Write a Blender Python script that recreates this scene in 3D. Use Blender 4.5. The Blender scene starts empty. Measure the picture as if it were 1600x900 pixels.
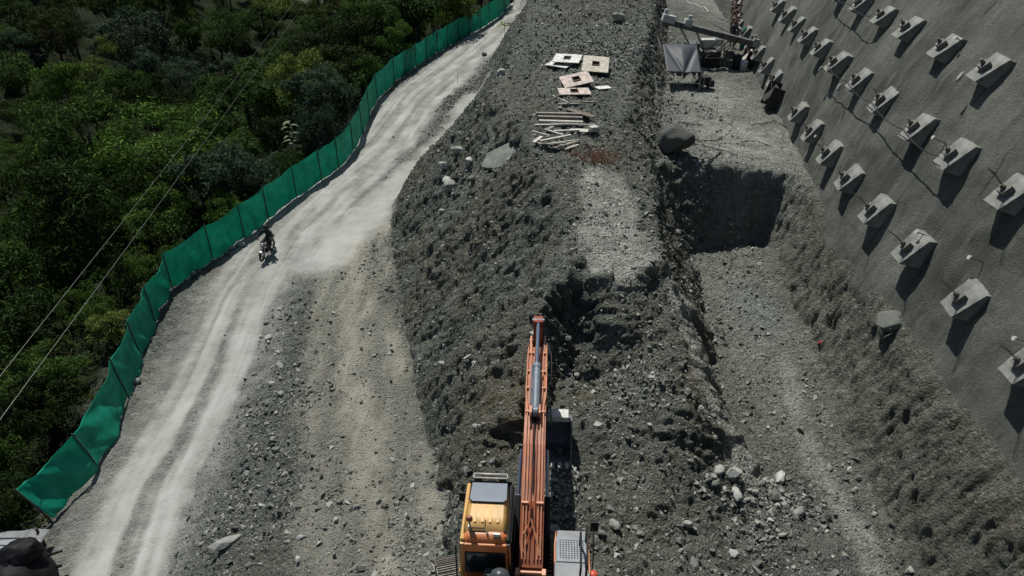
import bpy, bmesh, math, random
import numpy as np
from mathutils import Vector, Matrix
from mathutils.geometry import delaunay_2d_cdt
random.seed(7); rng = np.random.default_rng(7)
R = math.radians
SC = bpy.context.scene
COL = SC.collection

# ------------------------------------------------------------------ camera, sky, sun, exposure
F = 1067.0; PITCH = R(31.3); CZ = 20.0
cam_d = bpy.data.cameras.new('camera'); cam = bpy.data.objects.new('camera', cam_d); COL.objects.link(cam)
cam.location = (0, 0, CZ); cam.rotation_euler = (R(90) - PITCH, 0, 0)
cam_d.angle = 2 * math.atan(800 / F); cam_d.clip_end = 2000; cam_d.clip_start = 0.1
SC.camera = cam
SUN_EL, SUN_AZ = R(62), R(-24)          # azimuth from +Y, negative = towards -X
sdir = Vector((math.sin(SUN_AZ) * math.cos(SUN_EL), math.cos(SUN_AZ) * math.cos(SUN_EL), math.sin(SUN_EL)))
w = bpy.data.worlds.new('World'); SC.world = w; w.use_nodes = True
nt = w.node_tree; bg = nt.nodes['Background']
sky = nt.nodes.new('ShaderNodeTexSky'); sky.sky_type = 'NISHITA'; sky.sun_disc = False
sky.sun_elevation = SUN_EL; sky.sun_rotation = SUN_AZ
nt.links.new(sky.outputs[0], bg.inputs[0]); bg.inputs[1].default_value = 0.05
sl = bpy.data.lights.new('sun', 'SUN'); sl.energy = 4.0; sl.angle = R(0.5); sl.color = (1.0, 0.975, 0.93)
so = bpy.data.objects.new('sun', sl); COL.objects.link(so)
so.rotation_euler = (-sdir).to_track_quat('-Z', 'Y').to_euler(); so.location = (0, 0, 60)
SC.view_settings.view_transform = 'Standard'; SC.view_settings.look = 'None'
SC.view_settings.exposure = 0.34; SC.view_settings.gamma = 1.0
SC.render.engine = 'CYCLES'; SC.cycles.max_bounces = 5; SC.cycles.diffuse_bounces = 2
SC.cycles.transparent_max_bounces = 6

cP, sP = math.cos(PITCH), math.sin(PITCH)
def U(px, py, h):
    """point h metres below the camera on the ray of a photo pixel"""
    x = (px - 800) / F; y = (py - 450) / F
    d = (x, cP - y * sP, -(sP + y * cP)); t = h / -d[2]
    return (d[0] * t, d[1] * t, CZ - h)
def proj(X, Y, Z):
    h = CZ - Z; z = cP * Y + sP * h; yc = h * cP - Y * sP
    return 800 + F * X / z, 450 + F * yc / z

# ------------------------------------------------------------------ noise
def _h(i, j, k, s):
    n = (i.astype(np.int64) * 374761393 + j.astype(np.int64) * 668265263 + k.astype(np.int64) * 2147483647 + s * 1274126177) & 0xffffffff
    n = ((n ^ (n >> 13)) * 1274126177) & 0xffffffff
    n = ((n ^ (n >> 16)) * 2246822519) & 0xffffffff
    return ((n ^ (n >> 15)) & 0xffff) / 65535.0 * 2 - 1
def vnoise(x, y, z, s=0):
    i, j, k = np.floor(x), np.floor(y), np.floor(z)
    fx, fy, fz = x - i, y - j, z - k
    fx = fx * fx * (3 - 2 * fx); fy = fy * fy * (3 - 2 * fy); fz = fz * fz * (3 - 2 * fz)
    r = 0
    for a in (0, 1):
        for b in (0, 1):
            for c in (0, 1):
                r = r + _h(i + a, j + b, k + c, s) * (fx if a else 1 - fx) * (fy if b else 1 - fy) * (fz if c else 1 - fz)
    return r
def fbm(x, y, z, o=4, s=0, ridged=False, gain=.5):
    r = 0; a = 1.0
    for q in range(o):
        n = vnoise(x, y, z, s + q * 17)
        r = r + a * ((1 - 2 * np.abs(n)) if ridged else n)
        x, y, z = x * 2.03 + 5.2, y * 2.03 + 1.3, z * 2.03 + 8.8; a *= gain
    return r

# ------------------------------------------------------------------ materials
def new_mat(name):
    m = bpy.data.materials.new(name); m.use_nodes = True
    return m, m.node_tree.nodes, m.node_tree.links, m.node_tree.nodes['Principled BSDF']
def mat(name, col, rough=.7, metal=0, var=.25, scale=8, bump=.0, spec=.3, bscale=None):
    """plain material with noise in its colour and its surface"""
    m, N, L, b = new_mat(name)
    tc = N.new('ShaderNodeTexCoord'); no = N.new('ShaderNodeTexNoise'); no.inputs['Scale'].default_value = scale; no.inputs['Detail'].default_value = 8
    L.new(tc.outputs['Object'], no.inputs['Vector'])
    mr = N.new('ShaderNodeMapRange'); mr.inputs[1].default_value = .3; mr.inputs[2].default_value = .7
    mr.inputs[3].default_value = 1 - var; mr.inputs[4].default_value = 1 + var
    L.new(no.outputs['Fac'], mr.inputs[0])
    mx = N.new('ShaderNodeVectorMath'); mx.operation = 'SCALE'; mx.inputs[0].default_value = col[:3]
    L.new(mr.outputs[0], mx.inputs['Scale']); L.new(mx.outputs[0], b.inputs['Base Color'])
    b.inputs['Roughness'].default_value = rough; b.inputs['Metallic'].default_value = metal
    b.inputs['Specular IOR Level'].default_value = spec
    if bump:
        n2 = N.new('ShaderNodeTexNoise'); n2.inputs['Scale'].default_value = bscale or scale * 4; n2.inputs['Detail'].default_value = 10
        L.new(tc.outputs['Object'], n2.inputs['Vector'])
        bp = N.new('ShaderNodeBump'); bp.inputs['Strength'].default_value = bump; bp.inputs['Distance'].default_value = .05
        L.new(n2.outputs['Fac'], bp.inputs['Height']); L.new(bp.outputs[0], b.inputs['Normal'])
    return m

def mixrgb(N, L, fac, a, b_):
    m = N.new('ShaderNodeMix'); m.data_type = 'RGBA'
    for idx, v in ((0, fac), (6, a), (7, b_)):
        if isinstance(v, (int, float)): m.inputs[idx].default_value = v
        elif isinstance(v, tuple): m.inputs[idx].default_value = (*v, 1)
        else: L.new(v, m.inputs[idx])
    return m.outputs[2]
def noise_fac(N, L, vec, scale, detail=8, lo=.35, hi=.65, rough=.6, dist=0):
    no = N.new('ShaderNodeTexNoise'); no.inputs['Scale'].default_value = scale; no.inputs['Detail'].default_value = detail
    no.inputs['Roughness'].default_value = rough; no.inputs['Distortion'].default_value = dist
    L.new(vec, no.inputs['Vector'])
    mr = N.new('ShaderNodeMapRange'); mr.inputs[1].default_value = lo; mr.inputs[2].default_value = hi
    L.new(no.outputs['Fac'], mr.inputs[0]); return mr.outputs[0]
def math_n(N, L, op, a, b_=None):
    m = N.new('ShaderNodeMath'); m.operation = op; m.use_clamp = False
    for i, v in enumerate((a, b_)):
        if v is None: continue
        if isinstance(v, (int, float)): m.inputs[i].default_value = v
        else: L.new(v, m.inputs[i])
    return m.outputs[0]

def ground_material():
    m, N, L, b = new_mat('ground_earth')
    tc = N.new('ShaderNodeTexCoord'); P = tc.outputs['Object']
    at = N.new('ShaderNodeAttribute'); at.attribute_name = 'zone'
    sep = N.new('ShaderNodeSeparateColor'); L.new(at.outputs['Color'], sep.inputs[0])
    dust, track, brown = sep.outputs[0], sep.outputs[1], sep.outputs[2]; leafy = at.outputs['Alpha']
    at2 = N.new('ShaderNodeAttribute'); at2.attribute_name = 'zone_b'
    sp2 = N.new('ShaderNodeSeparateColor'); L.new(at2.outputs['Color'], sp2.inputs[0])
    rock, pale, blue = sp2.outputs[0], sp2.outputs[1], sp2.outputs[2]
    # base soil: grey green with light and dark patches
    big = noise_fac(N, L, P, .7, 9, .35, .68)
    mid = noise_fac(N, L, P, 5, 10, .3, .7, .7)
    c = mixrgb(N, L, big, (.085, .097, .08), (.185, .198, .166))
    c = mixrgb(N, L, mid, c, mixrgb(N, L, .5, c, (.26, .27, .235)))
    # stretched strata on the rock
    mp = N.new('ShaderNodeMapping'); mp.inputs['Rotation'].default_value = (0, 0, R(-14)); mp.inputs['Scale'].default_value = (.5, 4.2, .5)
    L.new(P, mp.inputs['Vector'])
    st = noise_fac(N, L, mp.outputs[0], 1.1, 10, .35, .65, .65)
    rk = mixrgb(N, L, st, (.060, .072, .058), (.205, .22, .184))  # fresh-cut rock, darkened further to carry the steep flank's shade in its colour
    rk = mixrgb(N, L, noise_fac(N, L, P, .45, 6, .52, .75), rk, (.15, .138, .105))
    c = mixrgb(N, L, rock, c, rk)
    c = mixrgb(N, L, math_n(N, L, 'MULTIPLY', brown, noise_fac(N, L, P, 1.6, 9, .25, .6)), c, (.15, .13, .088))
    c = mixrgb(N, L, blue, c, (.13,.165,.175))
    c = mixrgb(N, L, math_n(N, L, 'MULTIPLY', pale, noise_fac(N, L, P, 2.2, 10, .12, .5)), c, mixrgb(N, L, noise_fac(N, L, P, 1.1, 8), (.28, .29, .245), (.42, .43, .375)))
    # pebbles: every cell its own grey
    for sc_, amt, lo in ((9, .55, .55), (22, .6, .5), (48, .5, .45)):
        vo = N.new('ShaderNodeTexVoronoi'); vo.inputs['Scale'].default_value = sc_; vo.inputs['Randomness'].default_value = 1
        L.new(P, vo.inputs['Vector'])
        sx = N.new('ShaderNodeSeparateColor'); L.new(vo.outputs['Color'], sx.inputs[0])
        pk = N.new('ShaderNodeMapRange'); pk.inputs[1].default_value = lo; pk.inputs[2].default_value = 1
        pk.inputs[3].default_value = .66; pk.inputs[4].default_value = 1.9; L.new(sx.outputs[0], pk.inputs[0])
        vm = N.new('ShaderNodeVectorMath'); vm.operation = 'SCALE'; L.new(c, vm.inputs[0]); L.new(pk.outputs[0], vm.inputs['Scale'])
        msk = noise_fac(N, L, P, 1.3 + sc_ * .03, 5, .35, .62)
        c = mixrgb(N, L, math_n(N, L, 'MULTIPLY', msk, amt), c, vm.outputs[0])
    # wheel track and dust lie over it, in patches
    mp2 = N.new('ShaderNodeMapping'); mp2.inputs['Scale'].default_value = (2.2, .35, 1); L.new(P, mp2.inputs['Vector'])
    stre = noise_fac(N, L, mp2.outputs[0], 1.0, 9, .3, .66, .62)
    tcol = mixrgb(N, L, stre, (.26, .245, .19), (.50, .48, .39))
    tf = math_n(N, L, 'MULTIPLY', track, noise_fac(N, L, P, 2.4, 8, .12, .5))
    c = mixrgb(N, L, tf, c, tcol)
    dcol = mixrgb(N, L, noise_fac(N, L, P, .5, 7, .3, .7), (.24, .24, .215), (.37, .375, .345))
    dn = N.new('ShaderNodeMapRange'); dn.inputs[1].default_value = .08; dn.inputs[2].default_value = .92
    sm = math_n(N, L, 'ADD', dust, math_n(N, L, 'MULTIPLY', math_n(N, L, 'SUBTRACT', noise_fac(N, L, P, 1.7, 10, .2, .8), .5), .42))
    L.new(sm, dn.inputs[0])
    c = mixrgb(N, L, dn.outputs[0], c, dcol)
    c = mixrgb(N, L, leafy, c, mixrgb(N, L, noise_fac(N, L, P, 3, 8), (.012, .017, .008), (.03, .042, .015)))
    L.new(c, b.inputs['Base Color']); b.inputs['Roughness'].default_value = .93; b.inputs['Specular IOR Level'].default_value = .12
    # bump
    n1 = N.new('ShaderNodeTexNoise'); n1.inputs['Scale'].default_value = 7; n1.inputs['Detail'].default_value = 12; n1.inputs['Roughness'].default_value = .72
    L.new(P, n1.inputs['Vector'])
    v1 = N.new('ShaderNodeTexVoronoi'); v1.inputs['Scale'].default_value = 14; L.new(P, v1.inputs['Vector'])
    hh = math_n(N, L, 'ADD', n1.outputs['Fac'], math_n(N, L, 'MULTIPLY', v1.outputs['Distance'], -.35))
    bp = N.new('ShaderNodeBump'); bp.inputs['Distance'].default_value = .32
    bs = math_n(N, L, 'SUBTRACT', 1.0, math_n(N, L, 'MULTIPLY', dn.outputs[0], .82)); L.new(bs, bp.inputs['Strength'])
    L.new(hh, bp.inputs['Height']); L.new(bp.outputs[0], b.inputs['Normal'])
    return m

def rock_material(name, lo, hi):
    m, N, L, b = new_mat(name)
    tc = N.new('ShaderNodeTexCoord'); P = tc.outputs['Object']
    g = N.new('ShaderNodeNewGeometry'); oi = N.new('ShaderNodeObjectInfo')
    rr = math_n(N, L, 'FRACT', math_n(N, L, 'ADD', g.outputs['Random Per Island'], oi.outputs['Random']))
    rr = math_n(N, L, 'POWER', rr, 1.8)
    c = mixrgb(N, L, rr, lo, hi)
    c = mixrgb(N, L, noise_fac(N, L, P, 3.5, 9, .35, .7), c, mixrgb(N, L, .45, c, (.06, .065, .055)))
    L.new(c, b.inputs['Base Color']); b.inputs['Roughness'].default_value = .9; b.inputs['Specular IOR Level'].default_value = .15
    n2 = N.new('ShaderNodeTexNoise'); n2.inputs['Scale'].default_value = 12; n2.inputs['Detail'].default_value = 8; L.new(P, n2.inputs['Vector'])
    bp = N.new('ShaderNodeBump'); bp.inputs['Strength'].default_value = .5; bp.inputs['Distance'].default_value = .06
    L.new(n2.outputs['Fac'], bp.inputs['Height']); L.new(bp.outputs[0], b.inputs['Normal'])
    return m

# ------------------------------------------------------------------ object helpers
def tag(o, label=None, cat=None, group=None, kind=None):
    if label: o['label'] = label
    if cat: o['category'] = cat
    if group: o['group'] = group
    if kind: o['kind'] = kind
    return o
def empty(name, loc, rz=0, label=None, cat=None, group=None):
    o = bpy.data.objects.new(name, None); COL.objects.link(o); o.empty_display_size = .2
    o.location = loc; o.rotation_euler = (0, 0, rz); return tag(o, label, cat, group)
def np_mesh(name, V, Fc, smooth=False):
    """V (n,3), Fc (m,k) arrays"""
    me = bpy.data.meshes.new(name); V = np.asarray(V, np.float32); Fc = np.asarray(Fc, np.int32)
    k = Fc.shape[1]; me.vertices.add(len(V)); me.vertices.foreach_set('co', V.ravel())
    me.loops.add(Fc.size); me.loops.foreach_set('vertex_index', Fc.ravel())
    me.polygons.add(len(Fc)); me.polygons.foreach_set('loop_start', np.arange(0, Fc.size, k, dtype=np.int32))
    me.polygons.foreach_set('loop_total', np.full(len(Fc), k, np.int32))
    me.polygons.foreach_set('use_smooth', np.full(len(Fc), smooth)); me.update(calc_edges=True); return me
def link(name, me, m, parent=None):
    o = bpy.data.objects.new(name, me); COL.objects.link(o)
    if m is not None: me.materials.append(m)
    if parent is not None: o.parent = parent
    return o

class MB:
    def __init__(s): s.v = []; s.f = []; s.M = Matrix()
    def add(s, vs, fs):
        n = len(s.v); s.v += [tuple(s.M @ Vector(v)) for v in vs]; s.f += [tuple(i + n for i in f) for f in fs]; return s
    def box(s, c, d, rot=None):
        h = [x / 2 for x in d]; vs = [Vector((sx * h[0], sy * h[1], sz * h[2])) for sx in (-1, 1) for sy in (-1, 1) for sz in (-1, 1)]
        if rot is not None: vs = [rot @ v for v in vs]
        return s.add([v + Vector(c) for v in vs], [(0, 1, 3, 2), (4, 6, 7, 5), (0, 4, 5, 1), (2, 3, 7, 6), (0, 2, 6, 4), (1, 5, 7, 3)])
    def tube(s, pts, r, n=8, r2=None):
        """round bar through points, closed ends"""
        pts = [Vector(p) for p in pts]; rings = []
        for i, p in enumerate(pts):
            d = (pts[min(i + 1, len(pts) - 1)] - pts[max(i - 1, 0)]).normalized()
            a = d.orthogonal().normalized() if i == 0 else (a - d * a.dot(d)).normalized()
            b = d.cross(a); rr = r if r2 is None else r + (r2 - r) * i / (len(pts) - 1)
            rings.append([p + (a * math.cos(2 * math.pi * k / n) + b * math.sin(2 * math.pi * k / n)) * rr for k in range(n)])
        vs = [v for rg in rings for v in rg]; fs = []
        for i in range(len(pts) - 1):
            for k in range(n): fs.append((i * n + k, i * n + (k + 1) % n, (i + 1) * n + (k + 1) % n, (i + 1) * n + k))
        fs.append(tuple(range(n - 1, -1, -1))); fs.append(tuple((len(pts) - 1) * n + k for k in range(n)))
        return s.add(vs, fs)
    def lathe(s, prof, c=(0, 0, 0), n=20):
        vs = []; fs = []
        for r, z in prof:
            for k in range(n): vs.append((c[0] + r * math.cos(2 * math.pi * k / n), c[1] + r * math.sin(2 * math.pi * k / n), c[2] + z))
        for i in range(len(prof) - 1):
            for k in range(n): fs.append((i * n + k, i * n + (k + 1) % n, (i + 1) * n + (k + 1) % n, (i + 1) * n + k))
        fs.append(tuple(range(n - 1, -1, -1))); fs.append(tuple((len(prof) - 1) * n + k for k in range(n)))
        return s.add(vs, fs)
    def prism_x(s, poly, x0, x1):
        """(y,z) outline extruded along x"""
        n = len(poly); vs = [(x0, y, z) for y, z in poly] + [(x1, y, z) for y, z in poly]
        fs = [(i, (i + 1) % n, n + (i + 1) % n, n + i) for i in range(n)] + [tuple(range(n - 1, -1, -1)), tuple(range(n, 2 * n))]
        return s.add(vs, fs)
    def build(s, name, m, parent=None, bevel=0, smooth=False, seg=2):
        me = bpy.data.meshes.new(name); me.from_pydata(s.v, [], s.f)
        bm = bmesh.new(); bm.from_mesh(me); bmesh.ops.recalc_face_normals(bm, faces=bm.faces); bm.to_mesh(me); bm.free()
        o = link(name, me, m, parent)
        if smooth:
            me.polygons.foreach_set('use_smooth', [True] * len(me.polygons))
            me.set_sharp_from_angle(angle=R(40))
        if bevel:
            b = o.modifiers.new('bevel', 'BEVEL'); b.width = bevel; b.segments = seg; b.limit_method = 'ANGLE'; b.harden_normals = False
        return o
def copy_tree(o, parent=None):
    c = o.copy(); COL.objects.link(c)
    if parent is not None: c.parent = parent
    for ch in list(o.children): copy_tree(ch, c)
    return c

# ------------------------------------------------------------------ terrain heights from feature lines (photo pixel, metres below the camera)
LINES = [
 # fence foot
 [(-60,1100,17.9),(20,960,17.8),(75,840,17.8),(150,745,17.8),(205,620,17.8),(225,560,17.8),(243,503,17.8),(270,455,17.8),(333,405,17.6),(384,372,17.3),(420,345,17.0),(465,310,16.7),(505,283,16.5),(545,250,16.3),(577,187,15.9),(587,157,15.6),(617,130,15.3),(651,105,15.0),(684,83,14.6),(717,63,14.2),(751,45,13.7),(779,28,13.2),(800,8,12.7),(830,-20,12.0)],
 # right road edge
 [(200,1050,17.4),(262,900,17.4),(330,720,17.4),(385,600,17.3),(430,510,17.2),(470,440,17.1),(505,395,16.9),(560,350,16.8),(600,325,16.6),(650,280,16.4),(700,235,16.1),(735,185,15.7),(750,130,15.1),(775,90,14.5),(797,60,13.9),(818,20,12.9)],
 # berm
 [(480,455,16.8),(462,520,16.9),(440,600,16.6),(400,750,16.1),(350,900,15.8),(300,1050,15.6)],
 # track left edge, track right edge
 [(500,440,16.9),(488,520,16.5),(482,600,16.0),(478,760,15.1),(485,900,14.4),(490,1050,14.2)],
 [(595,390,16.7),(615,500,16.2),(638,600,15.6),(662,700,15.0),(690,790,14.3),(700,880,13.9),(700,1050,13.5)],
 # ridge toe
 [(612,350,16.6),(622,450,16.4),(640,550,16.1),(658,650,15.5),(690,740,14.7),(720,800,13.8)],
 # ridge left crest
 [(838,-10,8.2),(800,80,8.8),(768,150,9.3),(806,186,9.4),(840,250,9.5),(872,310,9.7),(885,360,10.1),(905,412,10.45)],
 [(905,412,10.45),(945,424,10.5),(1000,424,10.5),(1030,405,10.5)],
 [(912,432,10.95),(950,446,10.95),(1002,446,10.95),(1034,430,10.95)],
 [(1030,405,10.5),(1022,330,10.3),(1014,262,10.3)],
 [(900,500,12.0),(950,520,11.9),(1010,505,11.6),(1048,500,11.5)],
 # ridge right crest
 [(1030,-30,8.0),(1020,20,8.2),(1002,70,8.5),(985,130,8.9),(975,180,9.1),(985,225,9.7),(1014,255,10.3)],
 # top of ridge, far
 [(870,30,7.9),(930,10,7.5),(990,0,7.6)], [(880,120,9.0),(930,170,9.2),(920,240,9.6),(950,330,10.1),(960,390,10.4)],
 [(850,-40,6.5),(930,-45,6.0),(1010,-45,6.6)],
 # bench left toe, bench right
 [(1042,-30,10.3),(1042,20,10.4),(1040,110,10.5),(1032,180,10.5),(1036,250,10.5)],
 # pit cliff top, bottom
 [(1016,257,10.4),(1060,253,10.5),(1150,256,10.6),(1235,270,10.7),(1268,292,10.8)],
 [(1068,392,13.7),(1120,390,14.0),(1180,382,14.0),(1212,392,13.6)],
 # right toe
 [(1212,392,13.6),(1228,440,13.9),(1250,500,14.1),(1285,570,14.2),(1320,680,14.3),(1380,790,14.3),(1450,900,14.3),(1540,1080,14.3)],
 # left toe
 [(1068,392,13.7),(1085,440,13.9),(1094,500,14.1),(1108,570,14.2),(1130,660,14.3),(1185,740,14.3)],
 # rim of pit, left
 [(1030,405,10.5),(1052,440,11.1),(1072,500,11.7),(1098,590,12.5),(1135,690,13.5),(1175,750,14.0)],
 # foot of ridge nose
 [(740,770,13.7),(785,745,13.4),(822,700,13.2),(845,650,13.1),(858,600,13.1),(890,590,13.1),(930,594,13.0),(965,578,12.6),(1010,560,12.1),(1055,556,12.0)],
 [(740,700,13.2),(800,640,12.4),(835,600,12.1)],[(700,650,14.1),(760,600,12.7),(800,560,12.0),(830,540,11.7)],[(720,560,13.1),(800,500,11.5),(850,465,10.9)],
 # heap
 [(905,700,13.1),(960,645,12.6),(1010,615,12.25),(1060,640,12.45)], [(950,760,13.3),(1020,720,13.1),(1080,740,13.5)],
 [(930,860,13.3),(1000,850,13.6),(1090,850,14.0),(1150,800,14.2)],
 # pad under the excavator
 [(640,1000,13.4),(700,920,13.25),(730,850,13.2),(800,800,13.2),(860,780,13.2),(905,800,13.2),(960,900,13.3),(1000,1000,13.4)],
 [(740,900,13.2),(800,900,13.2),(880,900,13.2)], [(740,1040,13.2),(800,1040,13.2),(880,1040,13.2)],
 [(1150,900,14.3),(1280,900,14.3),(1300,1080,14.3)], [(1150,560,14.3),(1200,640,14.4),(1250,760,14.4)],
 # slab ledge on the left flank
 [(757,262,11.3),(791,257,10.7),(800,240,10.2)], [(745,290,12.3),(780,285,11.9),(815,272,11.2)],
]
WA_D = [-15, 0, 12.1, 14.9, 17.7, 20.3, 23, 25.6, 28.3, 31, 34.2, 36.7, 39.9, 60, 90, 140]
WA_X = [10.4, 10.9, 11.35, 11.52, 11.56, 11.7, 12.0, 12.3, 12.6, 12.95, 13.45, 13.85, 14.4, 17.4, 21.5, 28]
def wallX(D, h):
    """surface of the anchored wall: distance forward, metres below the camera"""
    t = 9.49 - h; tt = np.maximum(t, -2.2)
    return np.interp(D, WA_D, WA_X) + .37 + .277 * tt + .0257 * tt * np.abs(tt)
pts = []
for ln in LINES:
    W3 = [Vector(U(*p)) for p in ln]
    for a, b_ in zip(W3, W3[1:]):
        n = max(1, int((b_ - a).length / .9))
        for i in range(n): pts.append(tuple(a.lerp(b_, i / n)))
    pts.append(tuple(W3[-1]))
FENCE = [Vector(U(*p)) for p in LINES[0]]
def base_h(D): return np.interp(D, [-15, 10, 18, 33, 60, 140], [11.5, 11.35, 11.1, 10.65, 10.4, 9.5])
for D in np.arange(-15, 125, .9):
    h = base_h(D); x = float(wallX(D, h))
    pts.append((x, D, 20 - h)); pts.append((x + .35, D, 20 - h + .1))
    pts.append((x + 14.5, D, 30)); pts.append((x + 60, D, 40))
    if D > 70: pts.append((x - 8, D, 20 - h + .3))
# forest side: offsets to the left of the fence
fl = []
for a, b_ in zip(FENCE, FENCE[1:]):
    n = max(1, int((b_ - a).length / 1.5))
    for i in range(n): fl.append((a.lerp(b_, i / n), (b_ - a).normalized()))
for p, d in fl:
    nrm = Vector((-d.y, d.x, 0)).normalized()
    for off, dz in ((.9, -.25), (3.5, -2.0), (9, -5.0)):
        q = p + nrm * off; pts.append((q.x, q.y, p.z + dz))
for y in range(-15, 131, 9):
    fx = float(np.interp(y, [p.y for p in FENCE], [p.x for p in FENCE]))
    fz = float(np.interp(y, [p.y for p in FENCE], [p.z for p in FENCE]))
    for off, z in ((20, -6.5), (32, -7.5), (50, -6), (75, -2), (110, 3), (150, 6)):
        zz = z + max(0, y - 70) * .14
        if y > -10 or off > 15: pts.append((fx - off, y, zz))
# under and behind the camera, and far away
for y in (-15, -9, -3, 2):
    for x, z in ((-12.5, 2.3), (-9.5, 2.5), (-7.2, 4.2), (-4.5, 5.7), (-1.5, 6.4), (1, 6.7), (4, 6.4), (6, 5.7), (9, 5.7)): pts.append((x, y, z))
for y, zr, zl in ((100, 17, 8.6), (115, 20, 9.2), (130, 24, 12)):
    pts += [(10, y, zr), (13, y, zr - .5), (17, y, 10.4), (7.5, y, zl + 1), (5.5, y, zl), (2.5, y, zl), (-4, y, zl - 3)]
pts += [(8, 70, 14.6), (10.5, 72, 14.2), (6.5, 82, 14.2), (9, 85, 15), (13.3, 70, 10.0), (14, 85, 10.2)]
V2 = [Vector((p[0], p[1])) for p in pts]
cv, ce, cf, ov, _, _ = delaunay_2d_cdt(V2, [], [], 0, 1e-3)
cz = np.array([np.mean([pts[i][2] for i in o]) for o in ov])
cxy = np.array([(v.x, v.y) for v in cv])
def steps(a, b_, s0, s1):
    r = [a]; 
    while r[-1] < b_: t = (r[-1] - a) / (b_ - a); r.append(r[-1] + s0 + (s1 - s0) * t)
    return r
gx = np.array(sorted(set([-(x) for x in steps(20, 150, .12, 5)][::-1] + steps(-20, -12.5, .11, .075)[1:] + steps(-12.4, 14.2, .056, .056) + steps(14.3, 60, .1, 3))))
gy = np.array(steps(-14, 4, .5, .1) + steps(4.1, 26, .05, .06) + steps(26.1, 60, .06, .14) + steps(60.2, 128, .15, 1.5))
GX, GY = np.meshgrid(gx, gy); Z = np.full(GX.shape, np.nan)
for f in cf:
    a, b_, c_ = (cxy[i] for i in f); za, zb, zc = (cz[i] for i in f)
    x0, x1 = min(a[0], b_[0], c_[0]), max(a[0], b_[0], c_[0]); y0, y1 = min(a[1], b_[1], c_[1]), max(a[1], b_[1], c_[1])
    i0, i1 = np.searchsorted(gx, x0 - 1e-6), np.searchsorted(gx, x1 + 1e-6); j0, j1 = np.searchsorted(gy, y0 - 1e-6), np.searchsorted(gy, y1 + 1e-6)
    if i1 <= i0 or j1 <= j0: continue
    X, Y = GX[j0:j1, i0:i1], GY[j0:j1, i0:i1]
    den = (b_[1] - c_[1]) * (a[0] - c_[0]) + (c_[0] - b_[0]) * (a[1] - c_[1])
    if abs(den) < 1e-12: continue
    l0 = ((b_[1] - c_[1]) * (X - c_[0]) + (c_[0] - b_[0]) * (Y - c_[1])) / den
    l1 = ((c_[1] - a[1]) * (X - c_[0]) + (a[0] - c_[0]) * (Y - c_[1])) / den; l2 = 1 - l0 - l1
    m_ = (l0 > -1e-6) & (l1 > -1e-6) & (l2 > -1e-6)
    Z[j0:j1, i0:i1][m_] = (l0 * za + l1 * zb + l2 * zc)[m_]
# fill the rim outside the hull with the nearest known value in its row
for j in range(len(gy)):
    r_ = Z[j]; ok = ~np.isnan(r_)
    if ok.any(): Z[j] = np.interp(gx, gx[ok], r_[ok])
for j in range(len(gy)):
    if np.isnan(Z[j]).any(): Z[j] = Z[j - 1] if j else Z[min(np.where(~np.isnan(Z).any(1))[0])]
for _ in range(7):
    Zp = np.pad(Z, 1, mode='edge'); Z = (Zp[1:-1, :-2] + 2 * Z + Zp[1:-1, 2:]) / 4
    Zp = np.pad(Z, 1, mode='edge'); Z = (Zp[:-2, 1:-1] + 2 * Z + Zp[2:, 1:-1]) / 4
gyy, gxx = np.gradient(Z, gy, gx)
slope = np.sqrt(gxx ** 2 + gyy ** 2); nz = 1 / np.sqrt(1 + slope ** 2); NX, NY, NZ = -gxx * nz, -gyy * nz, nz

# zones --------------------------------------------------------------
def W2(pl, h=16.5): return [U(px, py, hh)[:2] for px, py, hh in pl]
def dist_pl(X, Y, pl):
    best = np.full(X.shape, 1e9); sgn = np.zeros(X.shape)
    for (ax, ay), (bx, by) in zip(pl, pl[1:]):
        dx, dy = bx - ax, by - ay; L2 = dx * dx + dy * dy
        t = np.clip(((X - ax) * dx + (Y - ay) * dy) / L2, 0, 1)
        ex, ey = X - ax - t * dx, Y - ay - t * dy; d = np.hypot(ex, ey); m_ = d < best
        best[m_] = d[m_]; sgn[m_] = np.sign(dy * ex - dx * ey)[m_]
    return best, best * sgn
def ss(x, a, b_): t = np.clip((x - a) / (b_ - a), 0, 1); return t * t * (3 - 2 * t)
MID = W2([(130,1050,17.5),(192,880,17.5),(238,750,17.5),(323,600,17.5),(385,450,17.3),(440,370,17.1),(520,295,16.7),(600,225,16.2),(650,155,15.6),(700,110,14.9),(760,60,14.0),(803,20,13.0),(825,-10,12.3)])
BR = W2([(748,150,15.2),(715,205,15.8),(665,255,16.2),(600,315,16.6),(545,360,16.8),(495,415,17)])
TR = W2([(555,345,16.7),(556,400,16.7),(552,500,16.3),(556,600,15.8),(570,700,15.2),(585,800,14.6),(592,900,14.1),(600,1050,13.8)])
near = (GX > -60) & (GX < 6)
d1, s1 = dist_pl(GX, GY, MID); d2, _ = dist_pl(GX, GY, BR); d3, s3 = dist_pl(GX, GY, TR)
wob = fbm(GX * .5, GY * .5, GX * 0, 4, 3) * .38
far = ss(GY, 24, 33)
wn = wob * .35
strips = np.maximum(1 - ss(np.abs(s1 + .85 + wn), .3, 1.15), 1 - ss(np.abs(s1 - .85 + wn), .3, 1.15))
strips = np.maximum(strips, .4 * (1 - ss(d1, .7, 1.5))) * .93
broad = (1 - ss(d1 + wob, 1.7, 3.3)) * (.78 + .2 * np.cos(s1 * 3.6 + wob * 4))
dust = strips * (1 - far) + broad * far
lines_ = fbm(s1 * 4.2, GY * .16, GX * 0, 4, 61); dust *= .88 + .24 * lines_
dust = np.maximum(dust, (1 - ss(d2 + wob, .5, 2.3)) * .85 * ss(GY, 27, 31))
dust = np.maximum(dust, .38 * (1 - ss(d1, 1.3, 4)) * ss(GY, 6, 12))
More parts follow.
